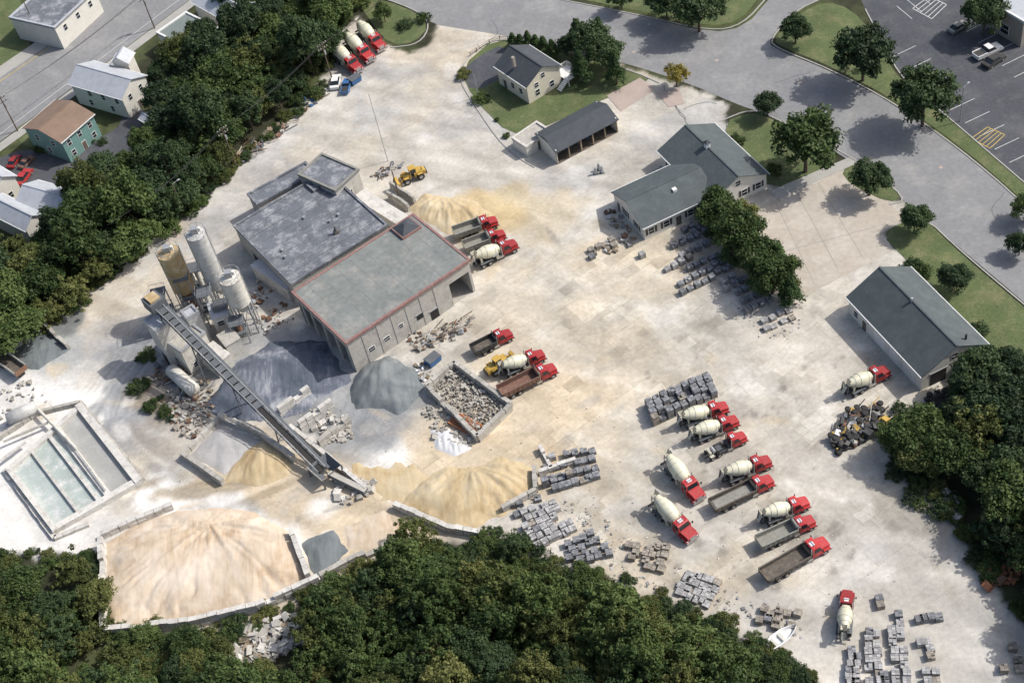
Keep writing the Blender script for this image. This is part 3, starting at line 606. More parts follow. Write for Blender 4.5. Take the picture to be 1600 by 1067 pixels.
building('teal_house',(95,224),(148,178),(46,190),5.8,1.6,'x',wallteal,shingb,{'S':[(.2,3.6,.9,1.3,'w'),(.5,3.6,.9,1.3,'w'),(.8,3.6,.9,1.3,'w'),(.2,.9,.9,1.3,'w'),(.5,0,1,2.1,'d'),(.8,.9,.9,1.3,'w')],'W':[(.3,3.6,.9,1.3,'w'),(.7,3.6,.9,1.3,'w'),(.5,.9,.9,1.3,'w')]})
building('white_house',(190,156),(230,118),(136,104),5.6,2.2,'y',wallw,roofm,{'W':[(.15,3.6,.9,1.3,'w'),(.4,3.6,.9,1.3,'w'),(.65,3.6,.9,1.3,'w'),(.3,.9,.9,1.3,'w'),(.7,.9,.9,1.3,'w')],'S':[(.3,3.6,.9,1.3,'w'),(.7,3.6,.9,1.3,'w'),(.5,0,1,2.1,'d')]})
building('white_house_extension',(172,100),(200,100),(160,82),6.6,1.6,'y',wallw,roofm,{'S':[(.5,3.5,.9,1,'w')]})
building('garden_shed',(232,196),(248,185),(218,184),2.6,.8,'y',rust,roofm,{'S':[(.5,0,.9,2,'d')]},.2)
building('row_house',(40,362),(72,335),(-10,312),4.6,2.0,'y',wallw,roofm,{'S':[(.3,1,.9,1.3,'w'),(.7,1,.9,1.3,'w')]})
building('row_house',(92,338),(128,300),(50,290),4.6,2.0,'y',wallw,roofm,{'S':[(.5,1,.9,1.3,'w')]})
building('row_house',(-8,300),(26,275),(-50,250),4.8,2,'y',wallw,roofm,{'S':[(.5,1,.9,1.3,'w')]})
building('flat_roofed_shop',(302,82),(350,48),(238,56),4.5,0,'x',wallw,mat('green_grey_roof',(.17,.20,.19),.15,.3,.9),{'W':[(.3,1,1.5,1.5,'w'),(.7,1,1.5,1.5,'w')],'S':[(.5,0,1,2.1,'d')]},.2,parapet=white)
building('store_building',(352,34),(398,4),(300,2),5,2,'y',wallw,roofm,{'W':[(.5,1,1.5,1.5,'w')]})
building('corner_building',(85,45),(150,-15),(40,5),6,0,'x',wallw,roofold,{'S':[(.2,3.5,1,1.4,'w'),(.5,3.5,1,1.4,'w'),(.8,3.5,1,1.4,'w')]},.2,parapet=roofm)
building('retail_building',(1600,36),(1750,-50),(1556,-2),6,0,'x',blockb,roofm,{'W':[(.5,1,2,2,'w')]},.2,parapet=white)

# ------------------------------------------------------------------ batch plant
def silo(name,top,zt,r,zb,m,rings=True):
    p=W(*top,zt); mb=Grp(name,(p.x,p.y,0)); b=mb['body']
    b.lathe((0,0,zb),(0,0,zt),[(0,r),(1,r)],m,26)
    b.lathe((0,0,zb-2.6),(0,0,zb),[(0,.35),(1,r)],m,26)
    b.lathe((0,0,zt),(0,0,zt+.5),[(0,r),(1,.5)],m,26)
    if rings:
        k=int((zt-zb)/1.8)
        for i in range(k+1): z=zb+i*(zt-zb)/max(k,1); b.lathe((0,0,z-.05),(0,0,z+.05),[(0,r+.04),(1,r+.04)],m,26)
    for a in range(4):
        an=pi/4+a*pi/2; x,y=r*.92*cos(an),r*.92*sin(an)
        mb['legs'].box(x-.13,x+.13,y-.13,y+.13,0,zb+.4,steel)
        an2=an+pi/2; x2,y2=r*.92*cos(an2),r*.92*sin(an2)
        mb['legs'].bar((x,y,.3),(x2,y2,zb-.3),.1,.1,steel); mb['legs'].bar((x,y,zb*.5),(x2,y2,zb*.5),.1,.1,steel)
    n=18
    for i in range(n):
        a=2*pi*i/n; a2=2*pi*(i+1)/n
        mb['railing'].bar(((r+.1)*cos(a),(r+.1)*sin(a),zt+1.1),((r+.1)*cos(a2),(r+.1)*sin(a2),zt+1.1),.06,.06,steel)
        if i%2==0: mb['railing'].box((r+.1)*cos(a)-.03,(r+.1)*cos(a)+.03,(r+.1)*sin(a)-.03,(r+.1)*sin(a)+.03,zt-.1,zt+1.1,steel)
    mb['dust_filter'].box(-.6,.6,-.6,.6,zt+.3,zt+1.6,steel); mb['dust_filter'].cyl((.9,.2,zt),(.9,.2,zt+1.2),.25,white)
    for i in range(int(zt*2)): mb['ladder'].box(r+.06,r+.12,-.25,.25,i*.5+.3,i*.5+.36,steel)
    for s in (-.28,.25): mb['ladder'].box(r+.05,r+.13,s,s+.05,.1,zt+1,steel)
    mb['pipe'].cyl((-r-.15,0,.5),(-r-.15,0,zt+.8),.1,silow); mb['pipe'].cyl((-r-.15,0,zt+.8),(-.2,0,zt+1.2),.1,silow)
    mb.done()
silo('cement_silo',(263,395),15,2.0,6.0,tant); silo('cement_silo',(306,366),19,1.75,6.5,tank); silo('cement_silo',(359,434),13.5,1.95,7.5,silow)
building('batch_tower',(243,520),(268,503),(222,502),10,0,'x',concw,roofm,{'S':[(.5,5,1,1,'w')],'W':[(.5,0,2,3,'o')]},.1,parapet=steel)
building('batch_plant_house',(283,552),(322,520),(240,520),6.0,0,'x',silow,conc,{'S':[(.3,1,1,1,'w'),(.7,0,2,2.5,'o')],'W':[(.4,1.5,1,1,'w')]},.1,parapet=steel)
building('control_cabin',(330,500),(358,490),(302,482),5.5,0,'x',concw,roofm,{'S':[(.4,3.4,1.2,1,'w')],'W':[(.5,3.4,1.2,1,'w')]},.1)
building('batch_plant_bin',(352,542),(376,528),(335,525),4.0,0,'x',silow,conc,{},.1)
building('batch_plant_bin',(335,572),(360,552),(312,548),3.5,0,'x',silow,concw,{'S':[(.5,0,1,2,'d')]},.1)
building('batch_plant_bin',(292,500),(312,488),(280,488),8.0,0,'x',tank,roofm,{},.1,parapet=steel)
def steelwork():
    g=Grp('plant_steelwork'); m=g['frame']
    for (u,v,h) in [(262,520,9),(300,500,10),(330,512,8),(350,520,6),(372,540,5),(318,480,9)]:
        p=W(u,v)
        for dx in (0,2.4):
            for dy in (0,2.4): m.box(p.x+dx-.1,p.x+dx+.1,p.y+dy-.1,p.y+dy+.1,0,h,steel)
        for z in (h*.5,h):
            m.box(p.x-.2,p.x+2.6,p.y-.2,p.y+2.6,z,z+.1,dsteel)
            for s in (-.2,2.6): m.bar((p.x-.2,p.y+s,z+1),(p.x+2.6,p.y+s,z+1),.06,.06,steel); m.bar((p.x+s,p.y-.2,z+1),(p.x+s,p.y+2.6,z+1),.06,.06,steel)
        m.bar((p.x,p.y,.2),(p.x+2.4,p.y,h*.5),.08,.08,steel); m.bar((p.x,p.y+2.4,h),(p.x,p.y,h*.5),.08,.08,steel)
        g['ducts'].cyl((p.x+1.2,p.y+1.2,2),(p.x+1.2,p.y+1.2,h-.5),.5,silow if u%4 else rust)
    g.done()
steelwork()
def conveyor():
    g=Grp('conveyor'); a=W(505,738,1.2); b=W(243,476,12.5); d=b-a; L=d.length; n=int(L/1.6)
    up=Vector((0,0,1)); s=d.cross(up).normalized()
    g['belt'].bar(a+up*.35,b+up*.35,1.0,.12,rubber)
    for k in (-.75,.75):
        g['truss'].bar(a+s*k,b+s*k,.16,.2,dsteel); g['truss'].bar(a+s*k+up*.9,b+s*k+up*.9,.1,.12,steel)
    for i in range(n):
        p=a+d*(i/n); q=a+d*((i+1)/n)
        for k in (-.75,.75):
            g['truss'].bar(p+s*k,p+s*k+up*.9,.07,.07,dsteel); g['truss'].bar(p+s*k,q+s*k+up*.9,.06,.06,dsteel)
        g['truss'].bar(p-s*.75,p+s*.75,.1,.1,dsteel)
        if i>n*.35: g['belt_covers'].bar(p+up*.72,p+d*(.8/n)+up*.72,1.15,.05,dsteel)
    g['walkway'].bar(a+s*1.25,b+s*1.25,.5,.06,dsteel)
    for t in (.25,.5,.75,.95):
        p=a+d*t
        for k in (-.8,1.4): g['supports'].bar((p+s*k*1.5).to_2d().to_3d(),p+s*k,.18,.18,dsteel)
        g['supports'].bar((p-s*1).to_2d().to_3d()+up*p.z*.4,p+s*1-up*p.z*.2,.1,.1,dsteel)
    g['head'].rbox(b+up*-.6,3.2,3,2.2,math.atan2(d.y,d.x),dsteel); g['head'].rbox(b+up*1.6,2.2,2,.4,math.atan2(d.y,d.x),tant)
    c=W(512,742); yaw=math.atan2(d.y,d.x)
    M=Matrix.Translation((c.x,c.y,0))@Matrix.Rotation(yaw,4,'Z')
    h=g['hopper']; o=[(-2,-2),(2,-2),(2,2),(-2,2)]; i_=[(-.6,-.6),(.6,-.6),(.6,.6),(-.6,.6)]
    h.add([(x,y,2.4) for x,y in o]+[(x,y,.8) for x,y in i_],[(k,(k+1)%4,4+(k+1)%4,4+k) for k in range(4)],dsteel,M=M)
    for x,y in o: h.box(x-.12,x+.12,y-.12,y+.12,0,2.4,dsteel,M=M)
    h.box(-2.1,2.1,-2.1,-2,2.2,2.5,conc,M=M);h.box(-2.1,2.1,2,2.1,2.2,2.5,conc,M=M)
    g.done()
    m=MB(); p=W(515,740,1.5); q=W(572,768,.8); m.bar(p,q,1.2,.5,dsteel); m.bar(p+up*.4,q+up*.4,.9,.1,conc)
    for t in(.2,.8): c=p.lerp(q,t); m.box(c.x-.5,c.x+.5,c.y-.5,c.y+.5,0,c.z,steel)
    link('feed_conveyor',m.mesh('feed_conveyor'))
conveyor()

# ------------------------------------------------------------------ vehicles
def wheel(m,x,y,r,w):
    m.lathe((x,y-w/2,r),(x,y+w/2,r),[(0,r*.85),(.08,r),(.92,r),(1,r*.85)],rubber,16)
    s=1 if y>0 else -1
    m.cyl((x,y+s*(w/2-.02),r),(x,y+s*(w/2+.02),r),r*.5,hub,10)
def truckbase(m,xr):
    m.box(xr,4.2,-.45,-.3,.75,1.05,black); m.box(xr,4.2,.3,.45,.75,1.05,black)
    for x in np.arange(xr+.1,4,1.1): m.box(x,x+.15,-.3,.3,.8,1.0,black)
    for s in (-1,1):
        wheel(m,3.35,s*1.0,.53,.3)
        for x in (xr+1.3,xr+2.65): wheel(m,x,s*.92,.53,.6)
        m.box(xr+.9,xr+1.7,s*.92-.3,s*.92+.3,1.1,1.16,creamd)
        m.box(2.75,3.0,s*1.0-.2,s*1.0+.2,.7,1.15,red); m.box(2.95,3.85,s*1.0-.22,s*1.0+.22,1.12,1.22,red); m.box(3.85,4.35,s*.95-.22,s*.95+.22,.75,1.12,red,tx=.05)
        m.box(.3,1.3,s*.8-.3,s*.8+.3,.5,1.0,chrome)
        m.box(4.32,4.37,s*.9-.14,s*.9+.14,.88,1.05,white)
        m.cyl((1.05,s*1.0,1.0),(1.05,s*1.0,3.1),.09,chrome,8)
        m.bar((2.6,s*1.15,2.0),(2.75,s*1.45,2.1),.04,.04,black); m.box(2.7,2.8,s*1.45-.1,s*1.45+.1,1.75,2.3,black)
    m.box(4.38,4.55,-1.15,1.15,.5,.8,chrome)
    wf=lambda a,z: .98-.2*(a-2.75)/1.75
    m.prof([(2.75,.85),(4.35,.85),(4.4,1.5),(4.2,1.65),(2.75,1.9)],1,red,wtop=wf); m.box(4.36,4.45,-.5,.5,.9,1.5,chrome)
    wc=lambda a,z: 1.16 if z<1.9 else 1.16-.16*(z-1.9)/.8
    m.prof([(1.25,.85),(2.75,.85),(2.78,1.9),(2.5,2.65),(2.3,2.75),(1.35,2.75),(1.25,2.65)],1,red,wtop=wc)
    m.add([(2.80,-.95,1.95),(2.80,.95,1.95),(2.55,.86,2.58),(2.55,-.86,2.58)],[(0,1,2,3)],glass)
    for s in (-1,1):
        m.add([(1.6,s*1.172,1.9),(2.65,s*1.172,1.9),(2.42,s*1.06,2.55),(1.6,s*1.06,2.55)],[(0,1,2,3)],glass)
        m.box(1.5,1.53,s*1.165-.01,s*1.165+.01,.95,1.85,black)
    m.box(1.235,1.25,-.6,.6,2.0,2.5,glass); m.box(1.8,1.95,-.5,.5,2.75,2.85,chrome); m.box(1.5,2.1,-.35,.35,2.75,2.79,white)
def mixer():
    m=MB(); truckbase(m,-4.2)
    m.lathe((.95,0,1.85),(-3.55,0,2.95),[(-.02,.35),(0,.55),(.06,.85),(.22,1.13),(.42,1.22),(.58,1.2),(.78,.95),(.95,.62),(1,.55)],cream,26)
    p0=Vector((.95,0,1.85)); d=Vector((-4.5,0,1.1))
    for t,r in ((.24,1.16),(.60,1.21),(.80,.94)): m.lathe(p0+d*(t-.008),p0+d*(t+.008),[(0,r+.02),(1,r+.02)],creamd,26)
    m.box(.9,1.15,-.6,.6,1.05,2.3,creamd); m.box(-3.1,-2.8,-.9,-.7,1.05,2.4,creamd); m.box(-3.1,-2.8,.7,.9,1.05,2.4,creamd); m.box(-3.1,-2.8,-.7,.7,1.9,2.0,creamd)
    M=Matrix.Translation((-3.75,0,3.05)); o=[(-.55,-.5),(.45,-.5),(.45,.5),(-.55,.5)]
    m.add([(x,y,.65) for x,y in o]+[(x*.4,y*.4,0) for x,y in o],[(k,(k+1)%4,4+(k+1)%4,4+k) for k in range(4)],creamd,M=M)
    m.add([(-4.0,-.35,2.6),(-4.0,.35,2.6),(-4.75,.3,1.3),(-4.75,-.3,1.3),(-4.0,0,2.4),(-4.75,0,1.1)],[(0,4,5,3),(4,1,2,5)],creamd)
    for s in (-1,1):
        m.bar((-4.1,s*.55,1.0),(-3.9,s*.5,3.2),.1,.1,dsteel); m.box(-3.3,-.9,s*1.0-.28,s*1.0+.28,1.15,1.2,dsteel)
        m.box(-.2,.3,s*.95-.25,s*.95+.25,.7,1.5,creamd)
    m.cyl((.2,-1.0,1.75),(-.9,-1.0,1.75),.25,chrome,12); m.bar((-4.3,.8,1),(-4.0,.8,3.1),.05,.4,steel)
    m.box(-4.4,-4.2,-1.1,1.1,.75,1.0,black)
    return m.mesh('mixer_truck')
def dump(bed,L,h=1.1,load=None):
    m=MB(); xr=1.0-L; truckbase(m,xr+.5); z=1.2;w=1.22
    m.box(xr,.95,-w,w,z,z+.1,bed)
    for s in (-1,1): m.box(xr,.95,s*w-.06,s*w+.06,z+.1,z+h,bed); 
    for x in np.arange(xr+.3,.9,.9):
        for s in (-1,1): m.box(x,x+.12,s*(w+.09)-.05,s*(w+.09)+.05,z,z+h,bed)
    for s in (-1,1): m.box(xr,.95,s*w-.1,s*w+.1,z+h,z+h+.08,bed)
    m.box(.85,.97,-w,w,z+.1,z+h+.3,bed); m.box(.9,1.5,-w*.9,w*.9,z+h+.25,z+h+.3,bed); m.box(xr-.06,xr+.04,-w,w,z+.05,z+h-.1,bed)
    if load: m.box(xr+.1,.8,-w+.08,w-.08,z+.1,z+.35,load,tx=.4,ty=.3)
    return m.mesh('dump_truck')
def chassis():
    m=MB(); truckbase(m,-4.2)
    m.box(.4,.9,-.8,.8,1.05,1.7,black); m.box(-3.2,-2.8,-.7,.7,1.05,1.8,creamd); m.box(-1.6,-.6,-.6,.6,1.05,1.35,dsteel); m.cyl((-2.2,-.6,1.5),(-2.2,.6,1.5),.35,steel)
    for s in (-1,1): m.box(-1.5,0,s*.95-.2,s*.95+.2,.8,1.2,black)
    return m.mesh('truck_chassis')
def loader():
    m=MB()
    for x in (-1.6,1.5):
        for s in (-1,1): wheel(m,x,s*1.05,.8,.55)
    m.prof([(-3.0,.8),(-.4,.8),(-.4,2.0),(-2.6,1.9),(-3.0,1.7)],.75,yellow); m.box(-3.2,-3.0,-.8,.8,.7,1.6,black)
    m.box(-.4,.3,-.35,.35,.8,1.3,black); m.prof([(.2,.7),(2.0,.7),(1.9,1.6),(.6,1.9),(.2,1.6)],.5,yellow)
    m.box(-.9,.4,-.65,.65,1.95,3.05,glass,tx=.08,ty=.05); m.box(-1.0,.5,-.72,.72,3.05,3.2,yellow)
    for x in (-.9,.38):
        for s in (-1,1): m.box(x-.05,x+.05,s*.66-.04,s*.66+.04,1.9,3.05,yellow)
    for s in (-1,1):
        m.bar((.8,s*.6,1.9),(2.6,s*.6,1.1),.15,.35,yellow); m.bar((2.6,s*.6,1.1),(3.2,s*.6,.5),.15,.3,yellow)
        m.box(-2.2,-1.0,s*1.05-.3,s*1.05+.3,1.65,1.72,yellow); m.box(1.0,2.0,s*1.05-.3,s*1.05+.3,1.65,1.72,yellow)
    m.prof([(3.1,.15),(4.1,.1),(4.1,.16),(3.25,.3),(3.2,1.1),(3.7,1.3),(3.7,1.36),(3.1,1.2)],1.35,yellow)
    for s in (-1,1): m.prof([(3.1,.15),(4.1,.1),(3.7,1.36),(3.1,1.2)],1,yellow,t0=s*1.35-.03,t1=s*1.35+.03)
    m.cyl((-2.2,.4,1.9),(-2.2,.4,2.7),.08,black,8)
    return m.mesh('wheel_loader')
def carmesh(body,kind='sedan'):
    m=MB()
    for x in (-1.4,1.4):
        for s in (-1,1): wheel(m,x,s*.8,.33,.24)
    if kind=='sedan':
        m.prof([(-2.2,.3),(2.2,.3),(2.25,.65),(2.1,.8),(1.1,.92),(-1.7,.95),(-2.2,.85)],1,body,wtop=lambda a,z:.9)
        m.prof([(1.1,.91),(.45,1.4),(-.9,1.42),(-1.65,.94)],1,glass,wtop=lambda a,z:.84 if z<1 else .66)
        m.prof([(.42,1.40),(-.88,1.42),(-.85,1.46),(.38,1.45)],.68,body)
    else:
        m.prof([(-2.7,.45),(2.6,.45),(2.65,.85),(2.5,1.0),(1.3,1.1),(-2.7,1.1)],1,body,wtop=lambda a,z:.95)
        m.prof([(1.3,1.09),(.7,1.7),(-.5,1.72),(-.7,1.09)],1,glass,wtop=lambda a,z:.9 if z<1.2 else .72); m.prof([(.66,1.70),(-.48,1.72),(-.46,1.78),(.6,1.76)],.75,body)
        m.box(-2.6,-.85,-.78,.78,1.105,1.12,black); m.box(-2.7,-.8,-.95,-.82,1.1,1.25,body); m.box(-2.7,-.8,.82,.95,1.1,1.25,body)
    return m.mesh('car')
ME_MIX=mixer(); ME_CH=chassis(); ME_LD=loader()
def put(name,me,rear,front,L,z=1.4,s=None):
    a=W(*rear,z); b=W(*front,z); c=(a+b)/2; d=b-a; sc=s or max(.88,min(1.12,math.hypot(d.x,d.y)/L))
    yaw=math.atan2(d.y,d.x); return link(name,me,(c.x,c.y,0),yaw,scale=sc)
for r,f in [((517,76),(565,112)),((536,58),(585,96)),((554,38),(604,80)),((738,412),(807,378)),((780,582),(850,550)),((1060,660),(1137,632)),((1078,684),(1153,653)),((1126,748),(1204,716)),((1186,812),(1263,780)),((1040,716),(1094,778)),((1020,780),(1083,840)),((1318,612),(1388,575)),((1318,992),(1324,924))]:
    put('mixer_truck',ME_MIX,r,f,9.0)
put('truck_chassis',ME_CH,(1098,710),(1163,678),8.6)
dg=dump(bedg,5.2); dr=dump(bedr,7.2); dd=dump(bedd,7.4,.75); dk=dump(black,4.6,.9,bedd); dgl=dump(bedg,6.6)
put('dump_truck',dg,(706,367),(778,342),9.3); put('dump_truck',dg,(722,388),(790,362),9.3); put('dump_truck',dk,(733,551),(798,518),8.7)
put('dump_truck',dr,(787,612),(876,568),11); put('dump_truck',dump(bedd,7.4,.9,bedg),(1120,788),(1216,742),11.1); put('dump_truck',dgl,(1188,848),(1279,806),10.6); put('flatbed_dump_truck',dd,(1200,897),(1303,838),11.3)
put('wheel_loader',ME_LD,(668,262),(618,282),7.3); put('wheel_loader',ME_LD,(755,582),(803,552),7.3)
put('pickup_truck',carmesh(white,'pickup'),(1522,90),(1565,70),5.4,.8); put('parked_car',carmesh(black),(1533,108),(1572,82),4.5,.6); put('parked_car',carmesh(bedg),(1484,50),(1510,35),4.5,.6)
rc=carmesh(red); put('parked_car',rc,(15,262),(28,242),4.5,.6); put('parked_car',rc,(28,290),(46,264),4.5,.6); put('parked_car',carmesh(bedr),(32,262),(50,244),4.5,.6)
put('pickup_truck',carmesh(bluem,'pickup'),(538,145),(544,122),5.4,.8); put('parked_car',carmesh(white),(522,138),(526,116),4.5,.8)
mb=MB(); p=W(20,575); M=Matrix.Translation((p.x,p.y,0))@Matrix.Rotation(radians(-50),4,'Z')
mb.box(-4,4,-1.25,1.25,1.2,1.3,bedd,M=M); mb.box(-4,4,-1.3,-1.2,1.3,2.3,silow,M=M); mb.box(-4,4,1.2,1.3,1.3,2.3,silow,M=M); mb.box(3.9,4.05,-1.3,1.3,1.3,2.3,rust,M=M); mb.box(-4.05,-3.9,-1.3,1.3,1.3,2.3,rust,M=M)
for x in (-2.8,-1.6):
    for y in (-1,1): mb.lathe(M@Vector((x,y-.25,.5)),M@Vector((x,y+.25,.5)),[(0,.5),(1,.5)],rubber,14)
mb.box(3,3.3,-.6,.6,0,1.2,black,M=M); link('dump_trailer',mb.mesh('dump_trailer'))
mb=MB(); p=W(1222,998)
sec=[(-2.2,.75,.75),(-1,.95,.8),(.6,.9,.85),(1.7,.5,.95),(2.4,.05,1.05)]; vs=[];fs=[]
for x,w,z in sec: vs+=[(x,-w,z),(x,-w*.6,.25),(x,w*.6,.25),(x,w,z),(x,w*.8,z),(x,w*.5,.4),(x,-w*.5,.4),(x,-w*.8,z)]
for i in range(4):
    for k in range(8): fs.append((i*8+k,i*8+(k+1)%8,i*8+8+(k+1)%8,i*8+8+k))
fs.append(tuple(range(8))); mb.add(vs,fs,white); mb.box(-.3,.1,-.8,.8,.6,.7,silow); mb.box(-1.5,-1.1,-.8,.8,.6,.7,silow); mb.box(-2.5,-2.2,-.2,.2,.5,1.2,black); mb.box(-1.8,-1.6,-.6,.6,0,.3,wood); mb.box(1.2,1.4,-.5,.5,0,.3,wood)
link('rowing_boat',mb.mesh('boat'),(p.x,p.y,0),radians(25),scale=1.1)

# ------------------------------------------------------------------ pallets of block
def pallets(A,B,C,D,nx,ny,lv=1,m=block,fill=.95,jit=.12,sz=1.1,hh=1.05,name='block_pallets'):
    A,B,C,D=PW([A,B,C,D]); mb=MB(); d=B-A; yaw0=math.atan2(d.y,d.x)
    for i in range(nx):
        for j in range(ny):
            if random.random()>fill: continue
            fx=(i+.5)/nx; fy=(j+.5)/ny
            c=(A*(1-fx)+B*fx)*(1-fy)+(D*(1-fx)+C*fx)*fy; c=c+Vector((random.uniform(-jit,jit),random.uniform(-jit,jit),0)); yaw=yaw0+random.uniform(-.06,.06)
            M=Matrix.Translation(c)@Matrix.Rotation(yaw,4,'Z'); z=0
            mm=m if random.random()>.12 else random.choice([block,blockl,blockb])
            for l in range(lv if random.random()>.15 else max(1,lv-1)):
                mb.box(-sz/2,sz/2,-sz/2,sz/2,z+.02,z+.14,wood,M=M); z+=.14
                ls=3 if random.random()>.2 else 2; lh=(hh-.14)/3
                for q in range(ls):
                    for a in range(2):
                        for b in range(3):
                            if q==ls-1 and random.random()<.06: continue
                            x0=-sz/2+a*sz/2; y0=-sz/2+b*sz/3
                            mb.box(x0+.015,x0+sz/2-.015,y0+.012,y0+sz/3-.012,z,z+lh-.015,mm,M=M)
                    z+=lh
    link(name,mb.mesh(name))
pallets((1020,668),(1122,620),(1108,590),(1008,634),9,4,2,block,1,.03)
pallets((1066,378),(1102,360),(1098,345),(1062,360),3,2); pallets((1050,395),(1110,368),(1106,358),(1046,383),5,1)
pallets((1038,432),(1085,408),(1082,398),(1034,420),4,1,1,blockl); pallets((1062,412),(1125,382),(1120,370),(1058,398),5,1)
pallets((1064,468),(1120,440),(1112,415),(1056,442),5,2,1,block,1,.08); pallets((1118,436),(1160,415),(1150,395),(1110,412),4,2,1)
pallets((1075,430),(1130,405),(1124,393),(1070,418),5,1)
pallets((1132,462),(1158,448),(1148,428),(1122,440),2,2,1,blockl); pallets((1165,498),(1212,474),(1180,425),(1140,440),4,4,1,block,.85)
pallets((1190,525),(1245,500),(1236,478),(1188,500),4,2,1,blockl,.85,.25,1.1,.7)
pallets((922,410),(968,388),(958,370),(918,392),4,2,1,blockb,.8,.2,1.1,.8); pallets((998,408),(1012,402),(1008,394),(996,400),1,1,1,blockl)
pallets((865,775),(938,752),(930,700),(842,712),7,4,1,block,.85,.15); pallets((850,770),(900,752),(895,735),(845,752),4,1,2,block)
pallets((838,862),(905,830),(866,785),(800,802),6,6,1,blockl,.85,.15); pallets((890,888),(965,872),(925,828),(868,855),5,4,1,block,.8,.25)
pallets((985,885),(1050,900),(1046,852),(975,850),6,4,1,blockb,.8,.25,1.1,.8); pallets((1052,930),(1108,952),(1126,905),(1076,892),6,4,1,blockl,.8,.25,1.1,.6)
pallets((1178,978),(1238,992),(1252,955),(1190,952),5,4,1,blockb,.8,.25,1.1,.9); pallets((790,800),(850,785),(845,775),(795,785),4,1,1,block)
for q,n in [(((1322,1085),(1340,1085),(1345,1015),(1326,1015)),(2,7)),(((1350,1070),(1382,1070),(1372,985),(1352,985)),(2,8)),(((1392,1070),(1426,1070),(1410,958),(1384,958)),(2,10)),(((1438,1035),(1462,1030),(1452,998),(1434,1002)),(2,3)),(((1430,978),(1472,972),(1468,960),(1428,964)),(4,1)),(((1366,955),(1386,952),(1384,932),(1366,935)),(1,2)),(((1445,1085),(1475,1085),(1465,1045),(1440,1045)),(2,3)),(((1375,1085),(1392,1085),(1385,1040),(1372,1040)),(1,4))]:
    pallets(*q,n[0],n[1],1,random.choice([block,blockl]),.88,.15,1.1,.95)
pallets((1478,800),(1500,820),(1495,790),(1475,765),3,3,1,blockl,.9,.2)
pallets((1560,1060),(1600,1060),(1590,1000),(1560,1010),2,3,1,blockb,.6,.4)

# ------------------------------------------------------------------ rubble and junk
def scatter(name,px,n,mats,smin,smax,flatn=.6,z0=0,pipes=0,tyres=0,hz=.4):
    P=PW(px); xs=[p.x for p in P]; ys=[p.y for p in P]; mb=MB(); k=0
    while k<n:
        x=random.uniform(min(xs),max(xs)); y=random.uniform(min(ys),max(ys))
        if sdist(np.array([x]),np.array([y]),P)[0]<0: continue
        k+=1; s=smin+(smax-smin)*random.random()**2; m=random.choice(mats); r=random.random()
        z=z0+random.uniform(0,hz)
        if r<pipes:
            a=random.gauss(.4,.5); l=s*2.4; mb.cyl((x,y,z+.15),(x+l*cos(a),y+l*sin(a),z+.15+random.uniform(0,.2)),.09,m,6)
        elif r<pipes+tyres: mb.lathe((x,y,z),(x+.05,y,z+.3),[(0,.35),(0.1,.5),(.9,.5),(1,.35)],rubber,12)
        else:
            M=Matrix.Translation((x,y,z))@Matrix.Rotation(random.uniform(0,pi),4,'Z')@Matrix.Rotation(random.uniform(-.4,.4),4,'X')
            a,b,c=s,s*random.uniform(.4,1),s*random.uniform(.3,.3+flatn)
            vs=[Vector((sx*a/2*random.uniform(.6,1),sy*b/2*random.uniform(.6,1),sz*c/2*random.uniform(.6,1))) for sz in(-1,1) for sx,sy in((-1,-1),(1,-1),(1,1),(-1,1))]
            mb.add(vs,[(0,3,2,1),(4,5,6,7),(0,1,5,4),(1,2,6,5),(2,3,7,6),(3,0,4,7)],m,M=M)
    link(name,mb.mesh(name))
scatter('rubble_pile',[(675,612),(712,580),(792,640),(748,680)],1200,[rubblem,rubblem,rubblem,blockb,conc],.15,.7,hz=.8)
scatter('rubble_pile',[(660,640),(690,620),(750,690),(730,700),(680,690)],170,[conc,rubblem,conc],.25,1.1)
scatter('rubble_pile',[(355,1000),(420,970),(470,965),(480,1000),(420,1035),(365,1040)],550,[concw,rubblem,conc,conc,wood],.25,1.8,hz=.8)
scatter('rubble_pile',[(265,610),(300,600),(330,650),(300,690),(265,660)],220,[conc,rubblem,conc,rust,blockb],.25,1.3)
scatter('rubble_pile',[(480,640),(540,650),(560,690),(500,690)],90,[concw,conc,rubblem],.3,1.5)
scatter('rubble_pile',[(520,740),(590,750),(570,790),(520,785)],60,[concw,conc],.4,1.5)
scatter('rubble_pile',[(400,505),(440,470),(460,500),(420,530)],50,[concw,conc,rust],.3,1.0)
scatter('rubble_pile',[(380,470),(410,430),(430,450),(400,490)],50,[concw,conc,rust,steel],.3,1.2,pipes=.2)
scatter('scrap_heap',[(1295,690),(1325,645),(1375,635),(1385,665),(1350,690),(1310,710)],420,[black,dsteel,rust,bedd,steel,black,black,yellow,conc],.3,1.7,pipes=.1,tyres=.15,hz=1.1)
scatter('scrap_heap',[(1445,625),(1490,605),(1505,625),(1460,645)],110,[black,dsteel,bedd],.3,1.2,pipes=.1,tyres=.4,hz=.9)
scatter('scrap_steel',[(625,525),(660,518),(735,495),(735,510),(700,540),(650,550)],110,[rust,rust,steel,dsteel,bedd,wood,conc],.25,1.3,pipes=.3,hz=.6)
scatter('scrap_steel',[(580,275),(618,252),(628,262),(592,284)],45,[steel,rust,dsteel,conc],.3,1.1,pipes=.4,hz=.4)
scatter('scrap_steel',[(365,240),(440,190),(455,200),(380,258)],110,[rust,wood,dsteel,conc],.4,1.6,pipes=.4,hz=.5)
scatter('scrap_steel',[(1540,890),(1590,875),(1590,910),(1540,920)],60,[orange,orange,rust],.6,1.8,pipes=.3,hz=.8)
scatter('scrap_steel',[(460,165),(500,140),(510,150),(470,180)],40,[rust,bluem,white,dsteel],.4,1.2,pipes=.2)
